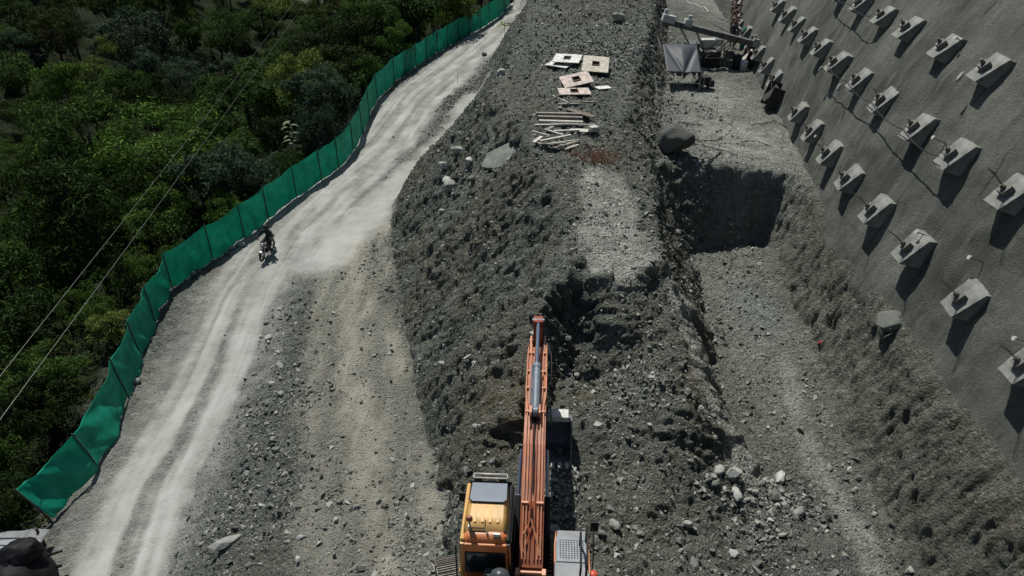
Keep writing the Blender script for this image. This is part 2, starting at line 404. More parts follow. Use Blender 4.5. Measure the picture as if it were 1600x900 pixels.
trk = (1 - ss(d3 + wob, 1.2, 2.3)) * (.72 + .28 * np.cos(s3 * 3.3 + wob * 3)) * (1 - ss(slope, .5, .9))
PX, PY = proj(GX, GY, Z)
fence_x = np.interp(GY, [p.y for p in FENCE], [p.x for p in FENCE])
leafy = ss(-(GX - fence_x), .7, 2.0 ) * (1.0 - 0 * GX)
rock = ss(slope, .45, .95) * (1 - leafy)
def blob(px, py, h, rx, ry):
    c = U(px, py, h); return np.exp(-(((GX - c[0]) / rx) ** 2 + ((GY - c[1]) / ry) ** 2))
pale = np.maximum.reduce([ss(2.2 * blob(962, 385, 10.4, 1.15, 1.5), .3, .9), .95 * ss(2.0 * blob(950, 315, 10.0, .95, 2.8), .3, .9), 1.0 * blob(1150, 215, 10.6, 3.2, 5.2), .9 * blob(1110, 150, 10.5, 2.8, 5), .5 * blob(1180, 520, 14.2, 2.0, 6), .5 * blob(760, 240, 11, 1.2, 1.5),
    (1 - ss(dist_pl(GX, GY, W2([(1225,560,14.4),(1245,640,14.4),(1275,730,14.4),(1330,820,14.4),(1370,900,14.4)]))[0], .15, .55)) * .75,
    (1 - ss(dist_pl(GX, GY, W2([(1062,440,11.2),(1082,510,11.8),(1105,600,12.8),(1140,690,13.6),(1165,740,14.1)]))[0], .2, .75)) * .95,
    (1 - ss(dist_pl(GX, GY, W2([(1040,-10,10.4),(1100,0,10.4),(1170,30,10.4)]))[0], 1, 4)) * .5])
blue = blob(1180, 490, 14.2, .9, 1.6) * .8 + blob(1150, 330, 12.5, 2, 1) * .4
right = ss(GX, 7.5, 10.5) * ss(-GY, -28, -24)
brown = np.clip(np.maximum.reduce([blob(790, 620, 12.2, 1.4, 2.2), right * .35, blob(1150, 600, 14.3, 2.5, 5) * .5, blob(990, 800, 13.5, 3, 2) * .5, blob(900, 620, 13, 1, .8), .9 * blob(1085, 590, 12.6, .8, 2.2), .3 * ss(vnoise(GX * .45, GY * .45, GX * 0, 99), .15, .7)]), 0, 1)
rock *= (1 - .6 * pale)
# displacement along the surface normal
sm = 1 - np.clip(dust * 1.2, 0, 1) * .93
pad = 1 - np.exp(-(((GX - .2) / 1.8) ** 2 + ((GY - 8) / 2.6) ** 2))
X3, Y3, Z3 = GX, GY, Z
big = fbm(X3 * .35, Y3 * .35, Z3 * .35, 3, 11)
# strata direction: layers dip to the left and towards us
q = Y3 * 1.5 + X3 * .35 + vnoise(X3 * .6, Y3 * .6, Z3 * .6, 5) * .5
rid = fbm(q, X3 * .38, Z3 * .38, 5, 23, True, .62)
blk = fbm(X3 * .9, Y3 * 1.5, Z3 * .9, 5, 41, False, .55)
fine = fbm(X3 * 2.2, Y3 * 2.2, Z3 * 2.2, 4, 57, False, .62)
chunk = fbm(X3 * 3.1, Y3 * 3.1, Z3 * 3.1, 3, 77, True, .6)
def worley(x, y, z, s):
    i0, j0, k0 = np.floor(x), np.floor(y), np.floor(z); best = np.full(x.shape, 9.0); val = np.zeros(x.shape)
    for a in (-1, 0, 1):
        for b_ in (-1, 0, 1):
            for c_ in (-1, 0, 1):
                i, j, k = i0 + a, j0 + b_, k0 + c_
                d_ = (i + .5 + .45 * _h(i, j, k, s) - x) ** 2 + (j + .5 + .45 * _h(i, j, k, s + 1) - y) ** 2 + (k + .5 + .45 * _h(i, j, k, s + 2) - z) ** 2
                m_ = d_ < best; best = np.where(m_, d_, best); val = np.where(m_, _h(i, j, k, s + 3), val)
    return val, np.sqrt(best)
mk = (slope > .35) & (leafy < .9) & (GY < 62)
wj = vnoise(X3[mk] * 2, Y3[mk] * 2, Z3[mk] * 2, 6) * .25
va, fa = worley(X3[mk] * .6 + wj, Y3[mk] * 2.0 + wj + X3[mk] * .3, Z3[mk] * .6, 5); vb, fb = worley(X3[mk] * 2.6, Y3[mk] * 3.4 + wj, Z3[mk] * 2.6, 15)
facet = np.zeros(GX.shape); facet[mk] = va * .05 - fa * .025 + vb * .028 - fb * .015 + (fbm(Y3[mk] * 4.2 + X3[mk] * .9, X3[mk] * .55, Z3[mk] * .55, 3, 83, True, .6) - .3) * .085
steep = ss(slope, .4, 1.1) * (1 - leafy) * (1 - .7 * ss(GX, 7.5, 9.5))
disp = steep * (big * .2 + (rid - .4) * .06 + blk * .03) + facet * ss(slope, .35, .8) * (1 - .35 * ss(GX, 7.5, 9.5)) + (1 - steep) * (big * .10 * (1 - leafy) + leafy * big * 1.2)
rub = np.clip(1 - dust * 2 - trk * .9, 0, 1) * (1 - np.clip(pale, 0, 1) * .75)
grit = fbm(X3 * 6.3, Y3 * 6.3, Z3 * 6.3, 2, 91, True, .6)
disp += rub * (fine * .075 + (chunk - .3) * .06 + (grit - .2) * .025) + steep * (chunk - .3) * .012
disp += trk * .035 * np.cos(s3 * 5)
disp *= sm * (.12 + .88 * pad)
disp += -.07 * strips * (1 - far) + .03 * lines_ * (1 - ss(d1, 3, 4)) - .05 * trk * np.exp(-((np.abs(s3) - .8) / .3) ** 2)
wallmask = 1 - ss(GX - wallX(GY, base_h(GY)), -.25, .0)
disp *= (.15 + .85 * wallmask)
VX, VY, VZ = GX + disp * NX, GY + disp * NY, Z + disp * NZ
HZ = Z + disp / np.maximum(NZ, .35)
def height(x, y):
    x = np.asarray(x, float); y = np.asarray(y, float)
    i = np.clip(np.searchsorted(gx, x) - 1, 0, len(gx) - 2); j = np.clip(np.searchsorted(gy, y) - 1, 0, len(gy) - 2)
    tx = np.clip((x - gx[i]) / (gx[i + 1] - gx[i]), 0, 1); ty = np.clip((y - gy[j]) / (gy[j + 1] - gy[j]), 0, 1)
    return (HZ[j, i] * (1 - tx) + HZ[j, i + 1] * tx) * (1 - ty) + (HZ[j + 1, i] * (1 - tx) + HZ[j + 1, i + 1] * tx) * ty
def samp(A, x, y):
    i = np.clip(np.searchsorted(gx, x), 0, len(gx) - 1); j = np.clip(np.searchsorted(gy, y), 0, len(gy) - 1); return A[j, i]
def P(px, py, up=0.0):
    """where the ray of a photo pixel meets the ground"""
    a = np.array(U(px, py, 1.0)) - np.array((0, 0, CZ)); t = np.linspace(5, 22, 3400) if py > -150 else np.linspace(5, 60, 4000)
    X, Y, Zr = a[0] * t, a[1] * t, CZ + a[2] * t; hz = height(X, Y); k = np.argmax(Zr < hz)
    return Vector((X[k], Y[k], hz[k] + up))
ny, nx = GX.shape
idx = np.arange(nx * ny).reshape(ny, nx)
Fq = np.stack([idx[:-1, :-1], idx[:-1, 1:], idx[1:, 1:], idx[1:, :-1]], -1).reshape(-1, 4)
gm = np_mesh('ground', np.stack([VX, VY, VZ], -1).reshape(-1, 3), Fq, True)
for nm, ch in (('zone', (dust, trk, brown, leafy)), ('zone_b', (rock, pale, np.clip(blue, 0, 1), 0 * rock))):
    ca = gm.color_attributes.new(nm, 'FLOAT_COLOR', 'POINT')
    ca.data.foreach_set('color', np.clip(np.stack(ch, -1), 0, 1).astype(np.float32).ravel())
MG = ground_material()
tag(link('ground', gm, MG), kind='structure')
# one wide sheet far below reaching the horizon
far_b = MB()
far_b.add([(-3000, -3000, -12), (3000, -3000, -12), (3000, 3000, -12), (-3000, 3000, -12)], [(0, 1, 2, 3)])
tag(far_b.build('terrain', mat('far_scrub', (.03, .04, .018), .95, var=.4, scale=.05)), kind='structure')
print('ground', nx, ny, nx * ny)

# ------------------------------------------------------------------ the anchored retaining wall
def shotcrete():
    m, N, L, b = new_mat('shotcrete')
    tc = N.new('ShaderNodeTexCoord'); Pp = tc.outputs['Object']
    c = mixrgb(N, L, noise_fac(N, L, Pp, .35, 9, .38, .62), (.075, .08, .068), (.165, .17, .148))
    mp = N.new('ShaderNodeMapping'); mp.inputs['Scale'].default_value = (1, 2.2, .25); L.new(Pp, mp.inputs['Vector'])
    c = mixrgb(N, L, noise_fac(N, L, mp.outputs[0], 1.4, 8, .5, .8), c, (.19, .195, .17))
    c = mixrgb(N, L, noise_fac(N, L, mp.outputs[0], .6, 6, .55, .8), c, (.055, .056, .046))
    sx = N.new('ShaderNodeSeparateXYZ'); L.new(Pp, sx.inputs[0]); wn_ = N.new('ShaderNodeTexNoise'); wn_.inputs['Scale'].default_value = .8; wn_.inputs['Detail'].default_value = 6; L.new(Pp, wn_.inputs['Vector'])
    yy_ = math_n(N, L, 'ADD', math_n(N, L, 'DIVIDE', sx.outputs[1], 2.7), math_n(N, L, 'MULTIPLY', wn_.outputs['Fac'], .28))
    fr_ = math_n(N, L, 'ABSOLUTE', math_n(N, L, 'SUBTRACT', math_n(N, L, 'FRACT', yy_), .5)); jl = N.new('ShaderNodeMapRange'); jl.inputs[1].default_value = .004; jl.inputs[2].default_value = .016; jl.inputs[3].default_value = .75; jl.inputs[4].default_value = 0; L.new(fr_, jl.inputs[0])
    c = mixrgb(N, L, math_n(N, L, 'MULTIPLY', jl.outputs[0], noise_fac(N, L, Pp, .9, 5, .42, .6)), c, (.022, .023, .02))
    sp3 = noise_fac(N, L, Pp, 9, 9, .45, .72, .75); c = mixrgb(N, L, math_n(N, L, 'MULTIPLY', sp3, .55), c, (.05, .052, .044))
    L.new(c, b.inputs['Base Color']); b.inputs['Roughness'].default_value = .9; b.inputs['Specular IOR Level'].default_value = .15
    n2 = N.new('ShaderNodeTexNoise'); n2.inputs['Scale'].default_value = 14; n2.inputs['Detail'].default_value = 9; n2.inputs['Roughness'].default_value = .75; L.new(Pp, n2.inputs['Vector'])
    bp = N.new('ShaderNodeBump'); bp.inputs['Strength'].default_value = .9; bp.inputs['Distance'].default_value = .13
    L.new(n2.outputs['Fac'], bp.inputs['Height']); L.new(bp.outputs[0], b.inputs['Normal']); return m
M_SHOT = shotcrete()
M_BLOCK = mat('cast_concrete', (.185, .19, .17), .85, var=.35, scale=3, bump=.25)
M_STEEL = mat('anchor_steel', (.14, .125, .105), .6, .5, .4, 20)
M_DARKPLATE = mat('bearing_plate', (.14, .135, .12), .7, .3, .3, 12)
hs = np.array(steps(-5.5, 12.2, .11, .11)); ds = np.array(steps(-12, 45, .11, .16) + steps(45.3, 120, .3, 1.2))
DD, HH = np.meshgrid(ds, hs); WX = wallX(DD, HH)
jit = fbm(DD * 1.6, HH * 1.6, DD * 0, 4, 5) * .05 + fbm(DD * .3, HH * .3, DD * 0, 2, 9) * .12
JOINTS = np.arange(13.55, 60, 2.7)
jd = np.min(np.abs(DD[..., None] + .12 * np.sin(HH[..., None] * 1.3) - JOINTS), -1); jit = jit + .035 * np.exp(-(jd / .05) ** 2)
ny2, nx2 = DD.shape; base_n = ny2 * nx2
Vw = np.concatenate([np.stack([WX + jit, DD, 20 - HH], -1).reshape(-1, 3), np.stack([WX + .6, DD, 20 - HH], -1).reshape(-1, 3)])
ix = np.arange(base_n).reshape(ny2, nx2)
def quads(i): return np.stack([i[:-1, :-1], i[1:, :-1], i[1:, 1:], i[:-1, 1:]], -1).reshape(-1, 4)
rim = []
for line in (ix[0], ix[-1], ix[:, 0], ix[:, -1]): rim.append(np.stack([line[:-1], line[1:], line[1:] + base_n, line[:-1] + base_n], -1))
wm = np_mesh('anchored_wall', Vw, np.concatenate([quads(ix), quads(ix + base_n)[:, ::-1]] + rim), True)
tag(link('retaining_wall', wm, M_SHOT), 'tall sloping grey shotcrete wall studded with rows of concrete anchor blocks', 'wall')

def wall_frame(D, h):
    p = Vector((float(wallX(D, h)), D, 20 - h))
    du = Vector((float(wallX(D + .5, h) - wallX(D - .5, h)), 1, 0)).normalized()
    dv = Vector((float(wallX(D, h - .5) - wallX(D, h + .5)), 0, 1)).normalized()
    dv = (dv - du * dv.dot(du)).normalized(); n = dv.cross(du) * -1
    if n.x > 0: n = -n
    return p, du, dv, n
def frame_matrix(p, du, dv, n):
    m = Matrix((-du, dv, n)).transposed().to_4x4(); m.translation = p; return m
# local axes of a block: x along the wall (away from us), y up the slope, z out of the wall
bb = MB()
u0, u1 = .42, .34
bb.add([(-u0, .56, -.15), (u0, .56, -.15), (u0, .52, .20), (-u0, .52, .20), (-u1, -.44, .56), (u1, -.44, .56), (u1 + .03, -.40, -.15), (-u1 - .03, -.40, -.15)],
       [(0, 1, 2, 3), (3, 2, 5, 4), (4, 5, 6, 7), (0, 3, 4, 7), (1, 6, 5, 2), (0, 7, 6, 1)])
nrm = Vector((0, .46, 1.17)).normalized(); ax = Matrix.Rotation(-math.atan2(.36, .96), 4, 'X')
def block_master():
    root = empty('anchor_block', (0, 0, 0))
    bo_ = bb.build('concrete_body', M_BLOCK, root); bm = bmesh.new(); bm.from_mesh(bo_.data); q_ = random.Random(len(bpy.data.meshes))
    bmesh.ops.subdivide_edges(bm, edges=bm.edges[:], cuts=7, use_grid_fill=True)
    for v in bm.verts:
        c = v.co; n_ = fbm(np.array([c.x * 4 + q_.random() * 3]), np.array([c.y * 4]), np.array([c.z * 4]), 3, 5)[0]
        v.co = c * (1 + .018 * n_) + Vector((q_.uniform(-1, 1), q_.uniform(-1, 1), q_.uniform(-1, 1))) * .005
    bm.to_mesh(bo_.data); bm.free()
    c0 = Vector((0, .0, .61))
    m = MB(); m.M = Matrix.Translation(Vector((0, .02, .40))) @ ax
    m.box((0, 0, .09), (.30, .30, .18)); m.build('bearing_plate', M_DARKPLATE, root, .01)
    m = MB(); m.M = Matrix.Translation(Vector((0, .02, .40))) @ ax; m.tube([(0, 0, .18), (0, 0, .27)], .07, 12); m.tube([(0, 0, .26), (0, 0, .31)], .05, 8)
    m.build('anchor_head', M_STEEL, root, 0)
    m = MB(); m.M = Matrix.Translation(Vector((0, .02, .40))) @ ax
    return root, m
root0, m = block_master()
for dx, dy in ((0, 0), (.02, .02), (-.02, .015)): m.tube([(dx, dy, .3), (dx * 2, dy + .02, .66), (dx * 3 + .01, dy * 2 - .02, .98)], .008, 5)
m.build('anchor_strand', M_STEEL, root0)
root1, m = block_master()
m.tube([(0, 0, .3), (.01, 0, .42)], .03, 6); m.build('anchor_strand', M_STEEL, root1)
root2, m = block_master()
m.tube([(0, 0, .3), (.03, .05, .5), (.10, .0, .62)], .016, 6); m.build('anchor_strand', M_STEEL, root2)
root3, m = block_master()
m.tube([(0, 0, .3), (.0, 0, .36)], .04, 6); m.build('anchor_strand', M_STEEL, root3)
ordn = ['first', 'second', 'third', 'fourth', 'fifth', 'sixth', 'seventh', 'eighth', 'ninth', 'tenth', 'eleventh', 'twelfth', 'thirteenth', 'fourteenth', 'fifteenth', 'sixteenth', 'seventeenth', 'eighteenth']
ROWS = [('lowest row', 9.49, [12.15, 14.9, 17.7, 20.3, 23.0, 25.6, 28.3, 31.0, 36.9, 39.8, 43, 46, 49, 52]),
        ('second row up', 7.0, [13.1, 15.9, 18.6, 21.0, 24.0, 26.8, 29.7, 32.6, 35.4, 38.2, 41.2, 44.2]),
        ('third row up', 4.93, [14.6, 17.2, 20.0, 22.8, 25.9, 28.5, 31.4, 34.4]),
        ('top row', 2.75, [18.3])]
used = set(); rb = random.Random(3)
for rname, hh, Ds in ROWS:
    k = 0
    for D in Ds:
        x, y = proj(float(wallX(D, hh)) - .3, D, 20 - hh)
        if not (-60 < x < 1680 and -75 < y < 980) and rname != 'top row': continue
        src = root0 if rb.random() < .3 or (D < 19 and rname == 'lowest row') else rb.choice((root1, root2, root3))
        if src in used: o = copy_tree(src)
        else: o = src; used.add(src)
        p, du, dv, n = wall_frame(D, hh)
        o.matrix_world = frame_matrix(p - n * .03, du, dv, n) @ Matrix.Rotation(rb.uniform(-.09, .09), 4, 'Z')
        s = rb.uniform(.84, .98); o.scale = (s, s * rb.uniform(.95, 1.05), s * rb.uniform(.9, 1.08))
        tag(o, f'wedge shaped concrete anchor block, {ordn[k]} from the near end of the {rname}' if rname != 'top row' else 'wedge shaped concrete anchor block of the top row at the upper right edge', 'anchor block', 'concrete anchor blocks on the retaining wall'); k += 1
# two timber formwork boxes at the foot of the wall, still round unfinished blocks
M_PLY = mat('wet_plywood', (.035, .030, .025), .8, var=.5, scale=5, bump=.2)
M_PALE_WOOD = mat('pale_board', (.36, .34, .29), .8, var=.3, scale=6, bump=.15)
for px, py, hh, lb in ((1212, 152, 10.0, 'dark plywood formwork box leaning open at the wall foot, nearer of two'), (1186, 93, 10.1, 'dark plywood formwork box at the wall foot behind the drill rig')):
    D = (hh / (.000801 * (py + 199)) - sP * hh) / cP
    p, du, dv, n = wall_frame(D, hh); M4 = frame_matrix(p, du, dv, n)
    r_ = empty('formwork_box', p, 0, lb, 'formwork', 'plywood formwork boxes'); r_.matrix_world = M4; r_.scale = (.72, .72, .8)
    m = MB(); m.box((-.62, 0, .35), (.05, 1.7, .95), Matrix.Rotation(.12, 4, 'Z')); m.build('side_board', M_PLY, r_)
    m = MB(); m.box((.62, -.05, .3), (.05, 1.5, .8)); m.build('side_board', M_PLY, r_)
    m = MB(); m.box((0, .1, .62), (1.15, 1.3, .04), Matrix.Rotation(-.38, 4, 'X')); m.build('front_board', M_PLY if 'nearer' in lb else M_PALE_WOOD, r_)
    for z in (.2, .7):
        m = MB(); m.box((-.68, 0, z), (.07, 1.8, .09), Matrix.Rotation(.12, 4, 'Z')); m.build('batten', M_PLY, r_)
    m = MB(); m.tube([(-.2, .3, .6), (-.9, 1.2, .9)], .03, 6); m.build('prop', M_STEEL, r_)
# weep pipes and marker pegs sticking out of the wall
M_PVC = mat('pale_pipe', (.5, .5, .46), .5, var=.1)
for i, (px, py, hh) in enumerate(((1458, 408, 8.6), (1382, 368, 9.0), (1578, 133, 4.6), (1422, 222, 6.9), (1276, 217, 9.4), (1568, 535, 9.2), (1447, 68, 4.6))):
    D = (hh / (.000801 * (py + 199)) - sP * hh) / cP; p, du, dv, n = wall_frame(D, hh)
    r_ = empty('depth_peg', p, 0, ['thin capped peg above the nearest complete lowest block', 'thin capped peg beside the third lowest block', 'thin capped peg by the upper right edge of the wall', 'thin capped peg left of a second row block', 'thin capped peg low on the wall near the bench corner', 'thin capped peg at the lower right edge of the wall', 'thin capped peg between two third row blocks'][i], 'peg', 'capped pegs on the wall')
    m = MB(); m.tube([p - n * .05, p + n * .38], .016, 6); o = m.build('stem', M_STEEL); o.parent = r_; o.matrix_parent_inverse = Matrix.Translation(-p)
    m = MB(); m.tube([p + n * .36, p + n * .40], .06, 8); o = m.build('cap', M_PVC); o.parent = r_; o.matrix_parent_inverse = Matrix.Translation(-p)
# loose cables slung between the blocks
M_CABLE = mat('black_cable', (.02, .02, .02), .5)
def slung(name, label, pts_, r, m_=M_CABLE, sag=.15, cat='hose', group=None):
    q = []
    for a, b_ in zip(pts_, pts_[1:]):
        a, b_ = Vector(a), Vector(b_)
        for i in range(8):
            t = i / 8; v = a.lerp(b_, t); v.z -= sag * 4 * t * (1 - t); q.append(v)
    q.append(Vector(pts_[-1])); o = MB().tube(q, r, 6).build(name, m_, smooth=True); return tag(o, label, cat, group)
for i, (k0, k1, hh, lb) in enumerate(((0, 4, 7.15, 'dark cable looped along the second row of blocks'), (3, 6, 5.1, 'dark cable strung between two third row blocks'))):
    Ds = ROWS[1 if i == 0 else 2][2]
    slung('cable', lb, [tuple(wall_frame(D, hh)[0] + wall_frame(D, hh)[3] * .62) for D in Ds[k0 + 2:k1 + 3]], .018, cat='cable')
M_SACK = mat('pale_sack', (.42, .42, .38), .9, var=.2, scale=10, bump=.3)
def hull(seed, n=26, d=(1, 1, 1), cuts=True):
    r_ = random.Random(seed); bm = bmesh.new()
    for _ in range(n):
        v = Vector((r_.gauss(0, 1), r_.gauss(0, 1), r_.gauss(0, 1))).normalized() * r_.uniform(.82, 1)
        bm.verts.new((v.x * d[0], v.y * d[1], v.z * d[2]))
    res = bmesh.ops.convex_hull(bm, input=bm.verts); bmesh.ops.delete(bm, geom=[g for g in res['geom_interior'] if isinstance(g, bmesh.types.BMVert)], context='VERTS')
    return bm
for i, (D, hh, lb) in enumerate(((20.0, 5.2, 'pale sack hung over the second visible third row block'), (26.9, 7.3, 'pale plastic sack draped below a second row block'), (29.8, 7.3, 'pale cloth hanging from a second row block, higher up'))):
    p, du, dv, n = wall_frame(D, hh); bm = hull(60 + i, 16, (.10, .08, .22)); me = bpy.data.meshes.new('sack'); bm.to_mesh(me); bm.free()
    o = link('sack', me, M_SACK); o.location = p + n * .55 + du * .35 - dv * .2; o.rotation_euler = (rb.uniform(-.3, .3), .4, rb.uniform(-1, 1))
    sb = o.modifiers.new('s', 'SUBSURF'); sb.levels = 2; sb.render_levels = 2; me.polygons.foreach_set('use_smooth', [True] * len(me.polygons)); tag(o, lb, 'sack')

# ------------------------------------------------------------------ green mesh fence
def net_mat():
    m, N, L, b = new_mat('green_shade_net'); out = N['Material Output']
    tc = N.new('ShaderNodeTexCoord')
    c = mixrgb(N, L, noise_fac(N, L, tc.outputs['Object'], 1.5, 6), (.0, .29, .18), (.02, .43, .29))
    L.new(c, b.inputs['Base Color']); b.inputs['Roughness'].default_value = .55; b.inputs['Specular IOR Level'].default_value = .25
    tl = N.new('ShaderNodeBsdfTranslucent'); L.new(c, tl.inputs[0]); ms = N.new('ShaderNodeMixShader'); ms.inputs[0].default_value = .45
    L.new(b.outputs[0], ms.inputs[1]); L.new(tl.outputs[0], ms.inputs[2])
    tr = N.new('ShaderNodeBsdfTransparent'); m2 = N.new('ShaderNodeMixShader'); m2.inputs[0].default_value = .10
    L.new(ms.outputs[0], m2.inputs[1]); L.new(tr.outputs[0], m2.inputs[2]); L.new(m2.outputs[0], out.inputs['Surface']); return m
M_NET = net_mat(); M_POST = mat('old_post', (.05, .045, .035), .8, var=.4)
# posts: foot pixel, height, lean of the top (x, y, metres)
POSTS = [(88, 818, 17.8, 1.55, (-.62, -.1)), (160, 738, 17.8, 1.7, (-.35, -.1)), (204, 625, 17.8, 1.9, (-.2, 0)), (222, 561, 17.8, 1.9, (-.1, 0)), (243, 505, 17.8, 1.95, (0, 0)), (270, 452, 17.8, 2.0, (0, 0)), (333, 406, 17.6, 2.0, (0, 0)),
  (383, 371, 17.3, 2.0, (0, 0)), (420, 342, 17.0, 2.0, (0, 0)), (464, 308, 16.7, 2.0, (0, 0)), (503, 283, 16.5, 2.0, (0, 0)), (530, 262, 16.35, 2.0, (0, 0)), (553, 236, 16.2, 2.05, (0, 0)), (567, 212, 16.1, 2.1, (0, 0)), (578, 184, 15.9, 2.1, (0, 0)), (590, 158, 15.6, 2.1, (0, 0)),
  (617, 130, 15.3, 2.0, (0, 0)), (634, 117, 15.15, 2.0, (0, 0)), (651, 105, 15.0, 2.0, (0, 0)), (668, 94, 14.8, 2.0, (0, 0)), (684, 83, 14.6, 2.0, (0, 0)), (700, 73, 14.4, 2.0, (0, 0)), (717, 62, 14.2, 2.05, (0, 0)), (734, 54, 13.95, 2.0, (0, 0)), (751, 45, 13.7, 2.0, (0, 0)), (765, 36, 13.45, 2.0, (0, 0)), (779, 27, 13.2, 2.1, (0, 0)), (788, 18, 13.0, 2.1, (0, 0)), (797, 8, 12.75, 2.1, (0, 0))]
f0 = Vector(U(*POSTS[0][:3])); fence = empty('mesh_fence', f0, 0, 'long green shade net fence on thin posts along the outer edge of the haul road', 'fence')
def rel(o, root, p0):
    o.parent = root; o.matrix_parent_inverse = Matrix.Translation(-Vector(p0))
feet = []
for i, (px, py, h, H, ln) in enumerate(POSTS):
    f = Vector(U(px, py, h)); f.z = float(height(f.x, f.y)); feet.append((f, f + Vector((ln[0], ln[1], H))))
    top = feet[-1][1]; o = MB().tube([f - Vector((0, 0, .3)), f.lerp(top, .5) + Vector((rb.uniform(-.02, .02), rb.uniform(-.02, .02), 0)), top + (top - f) * .06], .028, 7).build('post', M_POST); rel(o, fence, f0)
rf = np.random.default_rng(4)
for i in range(len(feet) - 1):
    (a, at_), (b_, bt) = feet[i], feet[i + 1]
    n = max(10, int((b_ - a).length / .07)); mrows = 26; s_, t_ = np.meshgrid(np.linspace(0, 1, n + 1), np.linspace(0, 1, mrows + 1))
    A, AT, B_, BT = (np.array(v) for v in (a, at_, b_, bt))
    lo = A * (1 - s_[..., None]) + B_ * s_[..., None]; hi = AT * (1 - s_[..., None]) + BT * s_[..., None]
    g = height(lo[..., 0], lo[..., 1]) + .04 + .05 * vnoise(s_ * 6 + i * 9, t_ * 0, t_ * 0, 3); lo[..., 2] = np.where(i > 1, g, lo[..., 2] * 0 + g + .12)
    sagt = (.10 if i > 4 else .16) * 4 * s_ * (1 - s_)
    Pn = lo * (1 - t_[..., None]) + hi * t_[..., None]; Pn[..., 2] -= sagt * t_
    nn = np.cross(B_ - A, (0, 0, 1)); nn = nn / np.linalg.norm(nn)
    amp = .22 if i < 5 else (.11 if i < 13 else .06)
    wv = vnoise(s_ * 2.2 + i * 3.1, t_ * 1.1, s_ * 0, 2) * amp + amp * .55 * np.abs(vnoise(s_ * 5 + t_ * (2.5 if i < 5 else 1) + i, t_ * .8, s_ * 0, 7)) + .015 * vnoise(s_ * 16 - t_ * 4 + i, t_ * 3, t_ * 0, 9)
    edge = np.minimum(1, 8 * s_ * (1 - s_)); Pn += nn * (wv * edge - .05)[..., None]
    iq = np.arange((n + 1) * (mrows + 1)).reshape(mrows + 1, n + 1)
    o = link('net_panel', np_mesh('net_panel', Pn.reshape(-1, 3), quads(iq), True), M_NET)
    so_ = o.modifiers.new('t', 'SOLIDIFY'); so_.thickness = .004; rel(o, fence, f0)

# ------------------------------------------------------------------ overhead cables
M_WIRE = mat('bright_wire', (.13, .14, .125), .4, .2, .1)
for lb, a, b_ in (('thin pale overhead cable over the forest, the upper left one', ((475, -20), 12.5), ((-40, 620), 13.5)), ('thin pale overhead cable over the forest, the lower right one', ((492, -20), 12.7), ((-40, 690), 13.8))):
    A, B_ = Vector(U(*a[0], a[1])), Vector(U(*b_[0], b_[1])); d = (B_ - A)
    slung('overhead_cable', lb, [tuple(A - d * .3), tuple(B_ + d * .5)], (.009), M_WIRE, .35, 'cable')
slung('overhead_cable', 'short thin stay cable slanting down among the trees left of the fence', [U(278, 278, 14.5), U(331, 330, 17.2)], .018, M_WIRE, .05, 'cable')

# ------------------------------------------------------------------ rocks and gravel
M_ROCK = rock_material('loose_rock', (.13, .14, .12), (.40, .41, .37))
M_ROCKL = rock_material('pale_rock', (.30, .31, .28), (.48, .48, .44))
M_GRAV = rock_material('gravel', (.09, .097, .082), (.40, .41, .36))
rockmesh_round = None
def hull_arrays(seed, n, d):
    bm = hull(seed, n, d); bmesh.ops.triangulate(bm, faces=bm.faces); bm.verts.index_update()
    V = np.array([v.co[:] for v in bm.verts], np.float32); Fc = np.array([[v.index for v in f.verts] for f in bm.faces], np.int32); bm.free(); return V, Fc
small = [hull_arrays(200 + i, 9, (1, .8, .6)) for i in range(8)]
def rot_mats(n, r_):
    q = r_.normal(size=(n, 4)); q /= np.linalg.norm(q, axis=1)[:, None]; a, b_, c, d = q.T
    return np.stack([1 - 2 * (c * c + d * d), 2 * (b_ * c - a * d), 2 * (b_ * d + a * c), 2 * (b_ * c + a * d), 1 - 2 * (b_ * b_ + d * d), 2 * (c * d - a * b_), 2 * (b_ * d - a * c), 2 * (c * d + a * b_), 1 - 2 * (b_ * b_ + c * c)], -1).reshape(n, 3, 3)
def scatter(X, Y, S, r_):
    Zg = height(X, Y); Rm = rot_mats(len(X), r_); which = r_.integers(0, len(small), len(X)); Vs, Fs, off = [], [], 0
    for k, (V, Fc) in enumerate(small):
        m_ = which == k; n = m_.sum()
        if not n: continue
        W = np.einsum('nij,vj->nvi', Rm[m_], V) * S[m_][:, None, None] + np.stack([X, Y, Zg + S * .15], -1)[m_][:, None, :]
        Vs.append(W.reshape(-1, 3)); Fs.append((Fc[None] + (np.arange(n) * len(V))[:, None, None] + off).reshape(-1, 3)); off += n * len(V)
    return np.concatenate(Vs), np.concatenate(Fs)
rg = np.random.default_rng(12)
N_ = 230000
gyr = 6.5 + (rg.random(N_) ** 1.9) * 62; gxr = rg.random(N_) * (21 + gyr * .10) - 12.5 - np.clip(gyr - 12, 0, 99) * .04
du_ = samp(dust, gxr, gyr); tk_ = samp(trk, gxr, gyr); st_ = samp(steep, gxr, gyr); lf_ = samp(leafy, gxr, gyr); pl_ = samp(pale, gxr, gyr)
clump = vnoise(gxr * .8, gyr * .8, gxr * 0, 31) * .5 + .5 + .35 * vnoise(gxr * 2.6, gyr * 2.6, gxr * 0, 33)
dens = np.clip(1 - du_ * 2.2, 0, 1) * (1 - .85 * tk_) * (1 - lf_) * (1 - .25 * st_) * (1 - .85 * pl_) * (.25 + 1.1 * clump ** 1.6)
inw = gxr < wallX(gyr, base_h(gyr)) - .15
hot = np.zeros(N_)
